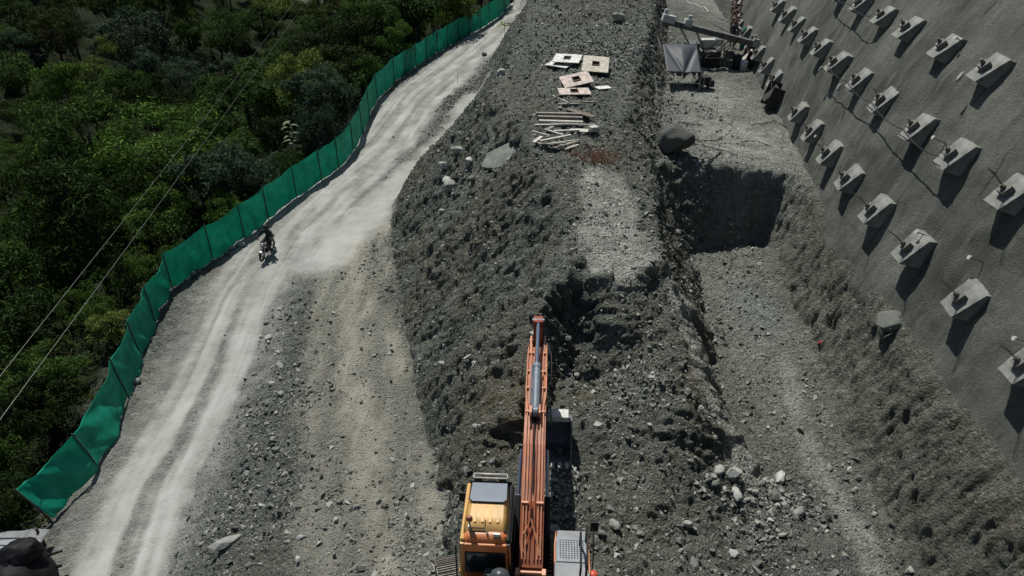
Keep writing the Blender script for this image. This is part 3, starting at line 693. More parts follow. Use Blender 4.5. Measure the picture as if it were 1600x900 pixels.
for px, py, h, r0 in ((440, 620, 16.6, 1.6), (400, 780, 16.2, 1.8), (870, 790, 13.2, .9), (1140, 760, 14.2, 1.4), (1000, 620, 12.6, 1.6), (640, 300, 16.4, 1.6), (700, 160, 15.5, 2.2), (620, 820, 13.8, 1.8), (970, 350, 10, 1.6), (1200, 800, 14.3, 1.4), (570, 790, 14.5, 1.2), (950, 90, 8.8, 3), (310, 420, 17.5, 1.4), (470, 330, 16.8, 1.6)):
    c = U(px, py, h); hot = np.maximum(hot, np.exp(-((gxr - c[0]) ** 2 + (gyr - c[1]) ** 2) / r0 ** 2))
foot_ = np.exp(-((wallX(gyr, base_h(gyr)) - .35 - gxr) / .22) ** 2) * (gyr < 36); hot = np.maximum(hot, foot_); dens = np.maximum(dens, foot_ * 1.4)
keep = (rg.random(N_) < np.clip(dens * (.42 + .9 * hot), 0, 1)) & inw & ~((np.abs(gxr - .3) < 1.5) & (gyr < 10) & (gyr > 5))
gxr, gyr, hot = gxr[keep], gyr[keep], hot[keep]
S = (.016 + .0007 * gyr) * (rg.pareto(2.4, len(gxr)) + 1) * (1 + .4 * hot); S = np.minimum(S, .15)
Vg, Fg = scatter(gxr, gyr, S, rg)
tag(link('gravel', np_mesh('gravel', Vg, Fg), M_GRAV), 'loose grey gravel and rubble strewn over the earth', 'gravel', kind='stuff'); print('gravel', len(gxr))

rockmesh = []
for i in range(12):
    bm = hull(300 + i, 22 + i % 3 * 6, (1, random.Random(i).uniform(.6, .9), random.Random(i + 50).uniform(.5, .8)))
    bmesh.ops.bevel(bm, geom=bm.edges[:], offset=.035, segments=1, affect='EDGES'); bmesh.ops.triangulate(bm, faces=bm.faces)
    bmesh.ops.subdivide_edges(bm, edges=bm.edges[:], cuts=1)
    for v in bm.verts:
        n = fbm(*[np.array([c * 2.5 + i * 7]) for c in v.co], 3, i)[0]; v.co *= 1 + n * .07
    me = bpy.data.meshes.new('rock'); bm.to_mesh(me); bm.free(); me.materials.append(M_ROCK); rockmesh.append(me)
palemesh = []
for me in rockmesh[:5]:
    c = me.copy(); c.materials.clear(); c.materials.append(M_ROCKL); palemesh.append(c)
rr_ = random.Random(5)
def rock(px, py, size, label, squash=(1, 1, 1), rz=None, pale_=False, sink=.25, variant=None, name='boulder', group=None, cat='rock'):
    """size: visible width in photo pixels"""
    p = P(px, py); zc = cP * p.y + sP * (CZ - p.z); r_ = size / 2 * zc / F * 1.14
    src = (palemesh if pale_ else rockmesh); me = src[variant % len(src) if variant is not None else rr_.randrange(len(src))]
    o = bpy.data.objects.new(name, me); COL.objects.link(o); o.scale = (r_ * squash[0], r_ * squash[1], r_ * squash[2])
    o.rotation_euler = (rr_.uniform(-.3, .3), rr_.uniform(-.3, .3), rr_.uniform(0, 6.28) if rz is None else rz)
    o.location = p + Vector((0, 0, r_ * squash[2] * (.6 - sink))); return tag(o, label, cat, group)
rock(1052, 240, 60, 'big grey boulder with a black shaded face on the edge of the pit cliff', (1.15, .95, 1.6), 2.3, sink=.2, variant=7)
_b = [o for o in COL.objects if o.get('label', '').startswith('big grey boulder')][0]; _b.data = _b.data.copy(); _b.data.materials.clear(); _b.data.materials.append(rock_material('shade_toned_rock', (.085, .09, .08), (.16, .165, .145)))  # grey rock toned down all over, painting in the shade of its near face
rock(965, 34, 25, 'rounded pale boulder on top of the ridge, casting a shadow', (1, .8, .9), .4, True, 0, 1)
rock(354, 852, 66, 'long flat pale slab of rock on the rubble beside the haul road', (1, .38, .35), .75, True, .25, 3)
rock(1145, 745, 30, 'largest rounded boulder in the heap beside the pit floor', (1, .85, .9), .2, False, .15, 4)
NAMED = [(1150,776,24,'pale lumpy boulder just below the largest of the heap',1),(1123,738,20,'pale boulder upper left of the largest in the heap',1),(1118,757,18,'squat boulder left of the largest in the heap',0),(1218,752,30,'flat topped pale boulder on the right of the heap',1),(1210,778,24,'grey boulder below the flat topped one',0),(1225,792,14,'small pale boulder between two larger ones on the pit floor',1),(1247,803,28,'dark sided boulder at the lower right of the heap',0),(1278,798,14,'pair mate rock at the far right end of the heap',0),(1268,806,10,'small round rock beside the right end boulder',0),(1190,758,16,'angular rock left of the flat topped boulder',0),(1180,770,13,'small angular rock in the middle of the heap',0),(1074,822,20,'pointed white rock in front of the heap',1),(1145,868,18,'pale rock near the bottom edge below the heap',1),(1173,850,14,'grey rock above the bottom edge below the heap',0),(1184,882,15,'rounded rock at the bottom edge of the photo',0),(1222,838,12,'small rock lying alone on the pit floor',0),(1084,888,26,'half buried rock at the bottom edge right of the excavator',0),
 (437,574,17,'dark sided block on the berm between road and track',0),(432,705,14,'small boulder on the berm below the dark block',0),(470,842,15,'pale cube shaped rock near the bottom beside the worn track',1),(466,877,13,'small pale rock below the cube shaped one',1),(490,762,7,'pebble sized rock on the left edge of the track',0),(425,602,11,'pale rock on the edge of the haul road',1),(420,530,13,'pale rock on the road side of the berm top',1),(386,742,11,'flat rock on the road edge halfway down',0),
 (704,295,20,'white rock at the foot of the ridge ledge, lowest',1),(698,285,13,'white rock just above the lowest one below the ledge',1),(733,255,12,'small pale rock beside the ledge corner',1),(715,238,17,'long upright pale rock on the ridge edge above the road',1),(694,262,14,'pale rock beside the long upright one',1),(737,282,14,'grey triangular rock in the dark hollow below the ledge',0),(783,116,16,'flat pale stone on the left shoulder of the ridge',1),(875,25,10,'small white block near the top of the ridge',1),(690,332,9,'small pale rock on the ridge flank',1),
 (745,668,14,'pale rock on the earth slope left of the boom',1),(690,570,13,'pale rock halfway down the ridge flank',1),(902,588,15,'pale rock beside the boom tip hollow',1),(880,648,10,'white rock right of the bucket',1),(884,657,8,'small white rock touching the one right of the bucket',1),(866,752,14,'pale rock at the foot of the boom shadow',1),(872,800,17,'rounded boulder just behind the right deck',0),(868,830,20,'lumpy boulder touching the right deck',0),(862,775,13,'grey rock right of the boom',0),(880,775,11,'small grey rock beside the one right of the boom',0),
 (378,384,14,'pale rock against the foot of the fence',1),(363,389,11,'pale rock next to the one against the fence foot',1),(355,397,11,'third pale rock along the fence foot',0),(312,425,12,'grey rock along the fence foot further down',0),(302,431,9,'small grey rock along the fence foot',0),(214,598,12,'pale rock at the fence foot near a slack panel',1),(1390,508,50,'broad half buried rounded boulder in the bank under the wall',0),(565,200,10,'rock at the bend of the fence',0),(757,87,9,'small rock beside the road at the ridge end',0),(1095,640,10,'small rock on the rim of the pit',0),
 (960,822,24,'earth covered boulder on the heap right of the excavator',0),(940,835,14,'small boulder left of the earth covered one',0),(1000,835,13,'small boulder right of the earth covered one',0),(675,745,12,'rock on the edge of the track above the cab',0)]
for a in NAMED: rock(a[0], a[1], a[2] * (1.35 if 680 < a[0] < 745 and a[1] < 340 else 1.12), a[3], (1, rr_.uniform(.75, 1), rr_.uniform(.7, 1)), None, bool(a[4]), .2)
# the many smaller ones: by place, alike within a place
ZONES = [('small grey rock in the rubble on the berm between haul road and track', 'rocks on the berm', 48, [(430,560,18,70),(400,720,25,90),(380,840,40,50),(450,480,18,30)], 5, 11),
 ('small grey rock of the heap beside the pit floor', 'rocks of the heap by the pit', 62, [(1130,760,45,35),(1190,790,50,30),(1140,850,60,40),(1090,740,25,30)], 6, 14),
 ('small grey rock in the rubble right of the excavator boom', 'rocks right of the boom', 34, [(885,770,20,45),(930,750,40,30),(880,820,15,20)], 5, 11),
 ('small grey rock on the spoil mound', 'rocks on the spoil mound', 26, [(1000,620,60,50),(940,680,40,40)], 4, 9),
 ('small rock on the dug floor of the pit', 'rocks on the pit floor', 22, [(1160,430,45,30),(1190,600,50,90)], 4, 8),
 ('small rock on the bench below the drill rig', 'rocks on the bench', 18, [(1110,160,60,20),(1150,230,70,20)], 3, 6),
 ('small rock on top of the ridge', 'rocks on the ridge top', 30, [(940,310,40,60),(900,80,70,40),(980,60,20,40)], 3, 7),
 ('small rock on the ridge flank', 'rocks on the ridge flank', 28, [(720,430,50,90),(760,350,50,70)], 4, 9)]
zr = random.Random(21)
_on = 'first second third fourth fifth sixth seventh eighth ninth tenth eleventh twelfth thirteenth fourteenth fifteenth sixteenth seventeenth eighteenth nineteenth twentieth'.split()
def nth(i):
    if i < 20: return _on[i]
    t_ = (i + 1) // 10; u_ = (i + 1) % 10; names_ = ['', '', 'twenty', 'thirty', 'forty', 'fifty', 'sixty', 'seventy', 'eighty']
    return names_[t_] + ' ' + _on[u_ - 1] if u_ else names_[t_][:-1] + 'ieth'
def order_labels(items, place):
    """items (object, px, py, look): each label says its look and its rank from the left in its band"""
    ys = sorted(i[2] for i in items); n = len(ys); cuts = [ys[n // 3], ys[2 * n // 3]] if n > 9 else [1e9, 1e9]; bk = {}
    for it in items: bk.setdefault((it[3], 'upper' if it[2] < cuts[0] else 'middle' if it[2] < cuts[1] else 'lower'), []).append(it)
    for (look, band), L_ in bk.items():
        L_.sort(key=lambda q: q[1])
        for k, it in enumerate(L_): it[0]['label'] = f'{look}, {nth(k)} from left in the {band} part of {place}'
PLACE = ['the road berm', 'the heap by the pit', 'the rubble right of the boom', 'the spoil mound', 'the pit floor', 'the bench', 'the ridge top', 'the ridge flank']
for (lb, gp, n, spots, s0, s1), plc in zip(ZONES, PLACE):
    items = []
    for _ in range(n):
        sx, sy, wx, wy = zr.choice(spots); px, py = zr.gauss(sx, wx * .6), min(893, zr.gauss(sy, wy * .6)); sz = s0 + (s1 - s0) * zr.random() ** 2
        if 700 < px < 860 and py > 650: continue
        pl_q = zr.random() < .22
        o = rock(px, py, sz, lb, (1, zr.uniform(.7, 1), zr.uniform(.6, 1)), None, pl_q, .25, name='rock', group=gp)
        items.append((o, px, py, ('pale ' if pl_q else 'grey ') + ('stone' if sz < s0 + (s1 - s0) * .2 else 'rock')))
    order_labels(items, plc)
# grey slab ledge on the flank
lb_ = MB(); led = [Vector(U(*q)) for q in ((754, 264, 11.3), (776, 266, 11.0), (793, 257, 10.6), (812, 236, 10.15), (831, 206, 9.55), (813, 185, 9.45), (785, 213, 9.8), (763, 242, 10.9))]
A_ = np.array([q[:] for q in led]); cc = A_.mean(0); u_, s_, vt = np.linalg.svd(A_ - cc); nn_ = Vector(vt[2]); nn_ = nn_ if nn_.z > 0 else -nn_
tp = [Vector(q) - nn_ * (Vector(q) - Vector(cc)).dot(nn_) + nn_ * .06 for q in A_]; bt_ = [q * .88 + Vector(cc) * .12 - nn_ * .8 for q in tp]; n_ = len(tp)
lb_.add([q - Vector(cc) for q in tp + bt_], [tuple(range(n_)), tuple(range(2 * n_ - 1, n_ - 1, -1))] + [(i, (i + 1) % n_, n_ + (i + 1) % n_, n_ + i) for i in range(n_)])
o = lb_.build('rock_ledge', mat('slab_stone', (.15, .162, .138), .85, var=.35, scale=2.5, bump=.6), None, .04); o.location = Vector(cc)
tag(o, 'smooth grey overhanging slab of bedrock on the left flank of the ridge', 'rock')

# ------------------------------------------------------------------ boards, sheets and timber on the ridge top
def lay(px, py, w_, l_, t_, rz, tilt=(0, 0), up=.03):
    p = P(px, py); c, s = math.cos(rz), math.sin(rz); zs = []
    for a in (-.5, 0, .5):
        for b_ in (-.5, 0, .5):
            x, y = a * w_, b_ * l_; zs.append(float(height(p.x + c * x - s * y, p.y + s * x + c * y)))
    z = sum(sorted(zs)[-3:]) / 3 + t_ / 2 + up; return Vector((p.x, p.y, z)), (tilt[0], tilt[1], rz)
M_WHITEB = mat('white_panel', (.52, .52, .47), .7, var=.4, scale=5); M_BEIGEB = mat('beige_panel', (.40, .375, .295), .75, var=.3, scale=4); M_PINKB = mat('pinkish_panel', (.44, .365, .32), .75, var=.35, scale=4)
M_HOLE = mat('rusty_recess', (.10, .07, .055), .9, var=.4, scale=10); M_GRBOX = mat('grey_recess', (.14, .15, .15), .9, var=.3, scale=10)
def hole_panel(px, py, w_, l_, rz, tilt, m_, lb, dz=0, hm=M_HOLE):
    loc, rot = lay(px, py, w_, l_, .04, rz, tilt); r_ = empty('cutout_panel', loc + Vector((0, 0, dz)), 0, lb, 'panel', 'square panels with a hole in the middle'); r_.rotation_euler = rot
    a, b_, h1, h2 = w_ / 2, l_ / 2, .19, .21
    m = MB(); m.box((-(a + h1) / 2, 0, 0), (a - h1, l_, .04)); m.box(((a + h1) / 2, 0, 0), (a - h1, l_, .04)); m.box((0, -(b_ + h2) / 2, 0), (2 * h1, b_ - h2, .04)); m.box((0, (b_ + h2) / 2, 0), (2 * h1, b_ - h2, .04)); m.build('sheet', m_, r_)
    m = MB()
    for sx in (-1, 1): m.box((sx * (h1 - .015), 0, -.0), (.03, 2 * h2, .14)); m.box((0, sx * (h2 - .015), -.0), (2 * h1 - .06, .03, .138))
    m.box((0, 0, -.06), (2 * h1 - .05, 2 * h2 - .05, .02)); m.build('recess_frame', hm, r_)
hole_panel(874, 104, 1.25, 1.05, R(-28), (.02, .03), M_WHITEB, 'white panel lying lowest left in the upper left pair', 0, M_GRBOX)
hole_panel(886, 101, 1.45, 1.25, R(-14), (.12, .0), M_WHITEB, 'white panel with a grey hole lying on top of another white one', .16, M_GRBOX)
hole_panel(930, 112, 1.35, 1.75, R(-8), (.22, .05), M_BEIGEB, 'beige panel with a dark hole, tilted up on rocks', .28)
hole_panel(900, 133, 1.45, 1.15, R(10), (.22, -.18), M_PINKB, 'pinkish panel with a rusty hole, propped at an angle', .2)
hole_panel(897, 147, 1.5, .95, R(3), (.05, 0), M_PINKB, 'pinkish panel with a rusty hole lying flat, lowest of the panels')
def plank(px, py, L_, w_, t_, rz, m_, lb, tilt=0, dz=0, name='plank', group='scrap timber on the ridge', cat='plank'):
    loc, rot = lay(px, py, L_, w_, t_, rz, (0, tilt)); o = MB().box((0, 0, 0), (L_, w_, t_)).build(name, m_, None, .006); o.location = loc + Vector((0, 0, dz)); o.rotation_euler = rot; return tag(o, lb, cat, group)
M_OLDW = mat('weathered_timber', (.22, .20, .165), .85, var=.35, scale=9, bump=.2); M_PALEW = mat('bleached_timber', (.42, .41, .36), .85, var=.25, scale=9, bump=.2); M_BRW = mat('brown_timber', (.13, .11, .085), .85, var=.35, scale=9, bump=.2)
plank(872, 184, 1.95, .18, .14, R(-4), M_OLDW, 'long brown beam, uppermost of the stacked three'); plank(875, 189, 1.95, .17, .14, R(-5), M_OLDW, 'long brown beam, middle of the stacked three', dz=.02); plank(876, 194, 1.9, .17, .13, R(-6), M_PALEW, 'long pale beam, lowest of the stacked three')
plank(908, 180, 1.6, .34, .05, R(-48), M_BRW, 'wide dark board lying diagonally right of the beams'); plank(912, 166, 1.2, .08, .06, R(-3), M_OLDW, 'short batten behind the diagonal board'); plank(889, 165, 1.0, .07, .05, R(3), M_PALEW, 'pale batten left of the short one')
plank(855, 167, 1.6, .06, .06, R(45), M_BRW, 'thin dark pole, left leg of the angle shape', tilt=-.15, dz=.12); plank(876, 161, 1.1, .06, .06, R(-48), M_PALEW, 'thin pale pole, right leg of the angle shape', tilt=.1, dz=.1)
for i, (px, py, L_, rz, mm, lb) in enumerate(((865, 199, 1.6, 2, M_PALEW, 'thin batten just below the beams'), (895, 201, 1.9, -5, M_PALEW, 'long thin batten below the diagonal board'), (858, 205, .6, 50, M_OLDW, 'stub of timber at the left of the scrap'), (866, 208, 1.0, -45, M_PALEW, 'short batten crossing the pile'), (885, 210, 1.1, 6, M_PALEW, 'pale batten in the middle of the scrap'), (845, 213, .9, -40, M_PALEW, 'broad pale offcut at the upper left'), (840, 222, .8, 65, M_PALEW, 'thick pale stump at the far left'), (858, 222, 1.3, 22, M_PALEW, 'pale batten, upper of the lower fan'), (868, 224, 1.5, 30, M_PALEW, 'pale batten, second of the lower fan'), (876, 227, 1.6, 18, M_PALEW, 'long pale batten, third of the lower fan'), (884, 230, 1.3, 38, M_OLDW, 'pale batten, fourth of the lower fan'), (862, 231, 1.1, 5, M_OLDW, 'dark batten under the lower fan'), (893, 232, .8, 42, M_PALEW, 'short stick at the right end of the fan'), (852, 229, .7, -20, M_OLDW, 'grey offcut beneath the stump'))):
    plank(px, py, L_, (.12, .07, .16, .09)[i % 4], .05, R(rz), mm, lb, dz=(i % 3) * .03, name='batten', cat='batten')
plank(905, 207, .75, .4, .04, R(-8), M_PALEW, 'pale flat board with curled end, right of the scrap', cat='board', name='board'); plank(927, 208, .35, .3, .2, R(20), M_PALEW, 'broken pale block at the right end of the scrap', cat='block', name='timber_block')
plank(942, 142, .7, .5, .03, R(20), M_WHITEB, 'small white torn sheet right of the pinkish panels', cat='sheet', name='torn_sheet')
# dry brush
def twigs(n, rad, hgt, r_, seed):
    q = random.Random(seed); m = MB()
    for _ in range(n):
        a, d = q.uniform(0, 6.28), rad * q.random() ** .6; p = Vector((math.cos(a) * d * 1.4, math.sin(a) * d, .02)); v = Vector((q.gauss(0, .5), q.gauss(0, .5), q.uniform(.1, .8))).normalized() * hgt * q.uniform(.4, 1)
        m.tube([p, p + v * .5 + Vector((0, 0, .03)), p + v], r_, 4, r_ * .4)
    return m
o = twigs(260, .75, .55, .012, 3).build('brushwood', mat('rusty_twigs', (.16, .085, .05), .9, var=.5, scale=4)); o.location = P(926, 248); tag(o, 'tangle of dry reddish brown twigs on the ridge top', 'brushwood')

# ------------------------------------------------------------------ hoses and sticks on the bench
def ground_hose(name, pxs, r, m_, lb, cat='hose', up=.03):
    q = [P(x, y) for x, y in pxs]; out = []
    for i in range(len(q) - 1):
        a, b_, c, d = q[max(i - 1, 0)], q[i], q[i + 1], q[min(i + 2, len(q) - 1)]
        for k in range(6):
            t = k / 6; v = .5 * ((2 * b_) + (c - a) * t + (2 * a - 5 * b_ + 4 * c - d) * t * t + (3 * b_ - a - 3 * c + d) * t ** 3); v.z = float(height(v.x, v.y)) + r + up; out.append(v)
    return tag(MB().tube(out, r, 6).build(name, m_, smooth=True), lb, cat, 'hoses lying on the bench')
ground_hose('hose', [(1075, 218), (1100, 221), (1120, 220), (1128, 213)], .02, M_CABLE, 'black hose right of the big boulder, upper one')
ground_hose('hose', [(1083, 226), (1105, 231), (1125, 235), (1145, 242), (1152, 247)], .02, M_CABLE, 'black hose curving down from the big boulder')
ground_hose('hose', [(1082, 247), (1105, 247), (1122, 243), (1128, 236)], .025, M_CABLE, 'black hose along the cliff edge')
ground_hose('hose', [(1160, 221), (1180, 221), (1196, 226), (1203, 229)], .028, M_PALEW, 'pale stick like pipe on the bench')
ground_hose('hose', [(1175, 196), (1195, 193), (1210, 190), (1222, 196), (1250, 212)], .02, M_CABLE, 'black hose running to the wall foot')
ground_hose('hose', [(1060, 193), (1080, 194), (1100, 198)], .018, M_CABLE, 'thin black hose left on the bench')
ground_hose('hose', [(1073, 3), (1090, 10), (1102, 14), (1106, 22)], .04, M_PVC, 'pale curved pipe behind the drill rig')
for px, py, dx, h_ , lb in ((757, 95, -.35, 1.1, 'thin bare branch leaning beside the road below the ridge'), (715, 130, .05, 1.0, 'upright bare stick at the road side'), (661, 415, .15, 1.5, 'pale bare stick leaning on the ridge flank')):
    p = P(px, py); tag(MB().tube([p, p + Vector((dx * .5, 0, h_ * .5)), p + Vector((dx, .05, h_))], .022, 5, .01).build('bare_stick', M_OLDW), lb, 'stick')

# ------------------------------------------------------------------ forest
def leaf_mat(name, lo, hi):
    m, N, L, b = new_mat(name); out = N['Material Output']; g = N.new('ShaderNodeNewGeometry'); oi = N.new('ShaderNodeObjectInfo')
    c = mixrgb(N, L, math_n(N, L, 'POWER', g.outputs['Random Per Island'], 1.5), lo, hi)
    mr = N.new('ShaderNodeMapRange'); mr.inputs[3].default_value = .45; mr.inputs[4].default_value = 1.75; L.new(oi.outputs['Random'], mr.inputs[0])
    vm = N.new('ShaderNodeVectorMath'); vm.operation = 'SCALE'; L.new(c, vm.inputs[0]); L.new(mr.outputs[0], vm.inputs['Scale'])
    L.new(vm.outputs[0], b.inputs['Base Color']); b.inputs['Roughness'].default_value = .7; b.inputs['Specular IOR Level'].default_value = .08
    tl = N.new('ShaderNodeBsdfTranslucent'); L.new(vm.outputs[0], tl.inputs[0]); ms = N.new('ShaderNodeMixShader'); ms.inputs[0].default_value = .25
    L.new(b.outputs[0], ms.inputs[1]); L.new(tl.outputs[0], ms.inputs[2]); L.new(ms.outputs[0], out.inputs['Surface']); return m
M_BARK = mat('bark', (.055, .047, .036), .9, var=.4, scale=5)
KINDS = [('dark green broadleaf tree', (.012, .028, .006), (.055, .10, .018)), ('mid green bushy tree', (.018, .040, .007), (.075, .135, .020)), ('grey green fine leaved tree', (.018, .033, .018), (.058, .092, .05)), ('yellowish green open tree', (.045, .065, .014), (.15, .19, .04))]
LM = [leaf_mat('leaves_' + k[0].split()[0], k[1], k[2]) for k in KINDS]
def leaves(n, centres, rads, r_, ls, up=.35):
    k = r_.integers(0, len(centres), n); C_ = centres[k]; Rr = rads[k]
    d = r_.normal(size=(n, 3)); d[:, 2] = np.abs(d[:, 2]) * 1.0 - .35; d /= np.linalg.norm(d, axis=1)[:, None]
    p = C_ + d * (Rr * (.55 + .5 * r_.random(n)))[:, None] * np.array([1, 1, .8])
    nn = d + r_.normal(size=(n, 3)) * .55 + np.array([0, 0, up]); nn /= np.linalg.norm(nn, axis=1)[:, None]
    t = np.cross(nn, r_.normal(size=(n, 3))); t /= np.linalg.norm(t, axis=1)[:, None]; b_ = np.cross(nn, t)
    L_ = (ls * (.6 + .8 * r_.random(n)))[:, None]; Wd = L_ * .27
    V = np.stack([p - t * L_, p + b_ * Wd - t * L_ * .1, p + t * L_ - nn * L_ * .25, p - b_ * Wd - t * L_ * .1], 1).reshape(-1, 3)
    return V, np.arange(4 * n).reshape(n, 4)
rt = np.random.default_rng(77); CROWNS = []; TRUNKS = []
for v in range(8):
    n = 20 + v % 4 * 5; H = 6.0; zc_ = 4.2; a = rt.uniform(0, 6.28, n); q = rt.random(n) ** .55
    rx, rz_ = (2.4, 1.5) if v % 2 == 0 else (2.0, 2.0)
    cz_ = zc_ + rt.uniform(-1, 1, n) * rz_ * np.sqrt(1 - (q * .9) ** 2)
    ce_ = np.stack([np.cos(a) * q * rx, np.sin(a) * q * rx, cz_], -1); ra = rt.uniform(.45, 1.0, n)
    V, Fc = leaves(5200, ce_, ra, rt, .15 if v % 4 != 2 else .11); CROWNS.append(np_mesh('crown', V, Fc))
    m = MB(); m.tube([(0, 0, -1), (.05, .03, 1.2), (-.05, .1, 2.6), (0, 0, 4.2)], .17, 7, .06)
    for c in ce_[::3]: m.tube([(0, .05, 1.6 + rt.random() * 1.4), tuple(c * .55 + np.array([0, 0, 1.4])), tuple(c)], .06, 5, .02)
    me = bpy.data.meshes.new('trunk'); me.from_pydata(m.v, [], m.f); me.materials.append(M_BARK); TRUNKS.append(me)
MESH = [[None] * 8 for _ in KINDS]
for k in range(4):
    for v in range(8): c = CROWNS[v].copy(); c.materials.append(LM[k]); MESH[k][v] = c
fy = [p.y for p in FENCE]; fxs = [p.x for p in FENCE]; rt2 = random.Random(9); placed = []; items = []
tries = 0
while tries < 15000 and len(placed) < 290:
    tries += 1; y = 6 + 122 * rt2.random() ** 1.15; off = 1.6 + 95 * rt2.random() ** 1.4; fx = float(np.interp(y, fy, fxs)); x = fx - off
    gz = float(height(x, y)); big_ = rt2.random() < .22; sp = (2.1 + y * .022 + off * .012) * (1.35 if big_ else 1)
    px, py = proj(x, y, gz + 3)
    if not (-170 < px < 900 and -90 < py < 1000): continue
    if any((x - q[0]) ** 2 + (y - q[1]) ** 2 < sp * sp for q in placed): continue
    if off < 2.6 and y < 45: s = rt2.uniform(.3, .42)
    elif off < 6 and y < 45: s = rt2.uniform(.42, .62)
    else: s = (rt2.uniform(1.1, 1.5) if big_ else rt2.uniform(.6, 1.0)) * (1 + y * .0035)
    if y >= 45 and off < 4: s = rt2.uniform(.65, .9)
    placed.append((x, y))
    zone = vnoise(np.array([x * .07]), np.array([y * .07]), np.array([0.]), 55)[0] + rt2.uniform(-.4, .4)
    k = 0 if zone < -.15 else 1 if zone < .25 else 3 if zone < .5 else 2
    if s < .5: k = rt2.choice((1, 3, 1, 0))
    v = rt2.randrange(8)
    nm = 'shrub' if s < .65 else 'tree'
    r_ = empty(nm, (x, y, gz - .1), rt2.uniform(0, 6.28), None, nm, 'trees of the forest beyond the fence' if nm == 'tree' else 'shrubs along the outside of the fence')
    r_.scale = (s * rt2.uniform(.9, 1.15), s * rt2.uniform(.9, 1.15), s * rt2.uniform(.85, 1.2))
    if s < .65: r_.location.z -= .95 * s
    for nm2, me in (('trunk', TRUNKS[v]), ('crown', MESH[k][v])):
        o = bpy.data.objects.new(nm2, me); COL.objects.link(o); o.parent = r_
    items.append((r_, px, py, KINDS[k][0] if nm == 'tree' else KINDS[k][0].rsplit(' ', 1)[0] + ' shrub'))
order_labels(items, 'the forest'); print('trees', len(items))
# low undergrowth: leaves close over the ground between the trees
nU = 90000; uy = 5 + 80 * rt.random(nU) ** 1.4; uo = .5 + 45 * rt.random(nU) ** 1.7; ux = np.interp(uy, fy, fxs) - uo
kp = vnoise(ux * .7, uy * .7, ux * 0, 71) + rt.uniform(-.5, .5, nU) > -.1; ux, uy, uo = ux[kp], uy[kp], uo[kp]
cU = np.stack([ux, uy, height(ux, uy) + .1 + np.abs(vnoise(ux * .9, uy * .9, ux * 0, 72)) * np.clip(uo * .3, .25, 1.3)], -1)
d = rt.normal(size=(len(ux), 3)) * .6 + np.array([0, 0, .8]); d /= np.linalg.norm(d, axis=1)[:, None]; t = np.cross(d, rt.normal(size=d.shape)); t /= np.linalg.norm(t, axis=1)[:, None]; b_ = np.cross(d, t)
L_ = ((.07 + .0022 * uy) * (.6 + .8 * rt.random(len(ux))))[:, None]
V = np.stack([cU - t * L_, cU + b_ * L_ * .3, cU + t * L_, cU - b_ * L_ * .3], 1).reshape(-1, 3)
tag(link('undergrowth', np_mesh('undergrowth', V, np.arange(len(V)).reshape(-1, 4)), leaf_mat('undergrowth_leaves', (.010, .016, .005), (.035, .05, .012))), 'low dark green undergrowth covering the ground between the trees', 'undergrowth', kind='stuff')
# broad leaved seedlings
def broad_plant(name, px, py, n, ll, hgt, m_, lb, seed, z=None):
    p = P(px, py) if z is None else Vector(U(px, py, z)); q = random.Random(seed); r_ = empty(name, p, 0, lb, 'plant')
    MB().tube([(0, 0, -.2), (.03, 0, hgt * .6), (0, .03, hgt)], .025, 6, .012).build('stem', M_BARK, r_); m = MB()
    for i in range(n):
        a = i * 2.4 + q.uniform(-.3, .3); zz = hgt * (.45 + .55 * i / n); dv = Vector((math.cos(a), math.sin(a), q.uniform(.05, .5))).normalized(); sd = dv.cross(Vector((0, 0, 1))).normalized(); L = ll * q.uniform(.75, 1.1)
        base = Vector((0, 0, zz)); pr = [base + dv * L * t - Vector((0, 0, 1)) * L * .45 * t * t for t in (0, .3, .65, 1)]; wd = [.02, .17 * L * 1.2, .15 * L * 1.2, .01]; vs = []
        for c, w_ in zip(pr, wd): vs += [tuple(c - sd * w_ + Vector((0, 0, w_ * .25))), tuple(c), tuple(c + sd * w_ + Vector((0, 0, w_ * .25)))]
        m.add(vs, [f for j in range(3) for f in ((3 * j, 3 * j + 1, 3 * j + 4, 3 * j + 3), (3 * j + 1, 3 * j + 2, 3 * j + 5, 3 * j + 4))])
    m.build('foliage', m_, r_, smooth=True)
M_FRESH = leaf_mat('fresh_leaves', (.10, .16, .03), (.22, .30, .05)); M_PALEL = leaf_mat('pale_leaves', (.10, .14, .07), (.17, .22, .12))
broad_plant('seedling', 788, 48, 9, 1.0, .9, M_FRESH, 'bright yellow green broad leaved seedling at the corner of the ridge', 1, 13.2)
broad_plant('sapling', 463, 262, 16, .65, 3.2, M_PALEL, 'pale broad leaved sapling standing just behind the green fence', 2, 16.8)

# ------------------------------------------------------------------ excavator
M_ORANGE = mat('orange_paint', (.52, .15, .028), .38, 0, .18, 3, spec=.5); M_BOOM = mat('boom_paint', (.32, .075, .022), .5, 0, .25, 3, spec=.45); M_YEL = mat('yellow_paint', (.60, .34, .085), .5, 0, .15, 2.5, spec=.5)
M_PIPE = mat('pipe_paint', (.55, .225, .115), .4, 0, .2, 5, spec=.5); M_GREY = mat('deck_grey', (.15, .168, .182), .5, 0, .25, 4, spec=.4); M_BLACK = mat('black_part', (.012, .012, .013), .5, 0, .3, 6)
M_GLASS = mat('dark_glass', (.012, .016, .016), .08, 0, .2, 2, spec=.8); M_CHROME = mat('chrome_rod', (.62, .63, .65), .16, 1, .05, 4); M_BARREL = mat('cylinder_grey', (.16, .19, .22), .4, .2, .2, 4); M_SHOE = mat('track_steel', (.20, .19, .165), .6, .4, .35, 9, bump=.2)
M_BUCK = mat('bucket_steel', (.14, .15, .155), .5, .4, .3, 6, bump=.15); M_WORN = mat('worn_steel', (.42, .42, .38), .45, .3, .2, 8); M_DUSTY = mat('skylight', (.16, .185, .215), .3, 0, .12, 3, spec=.5)
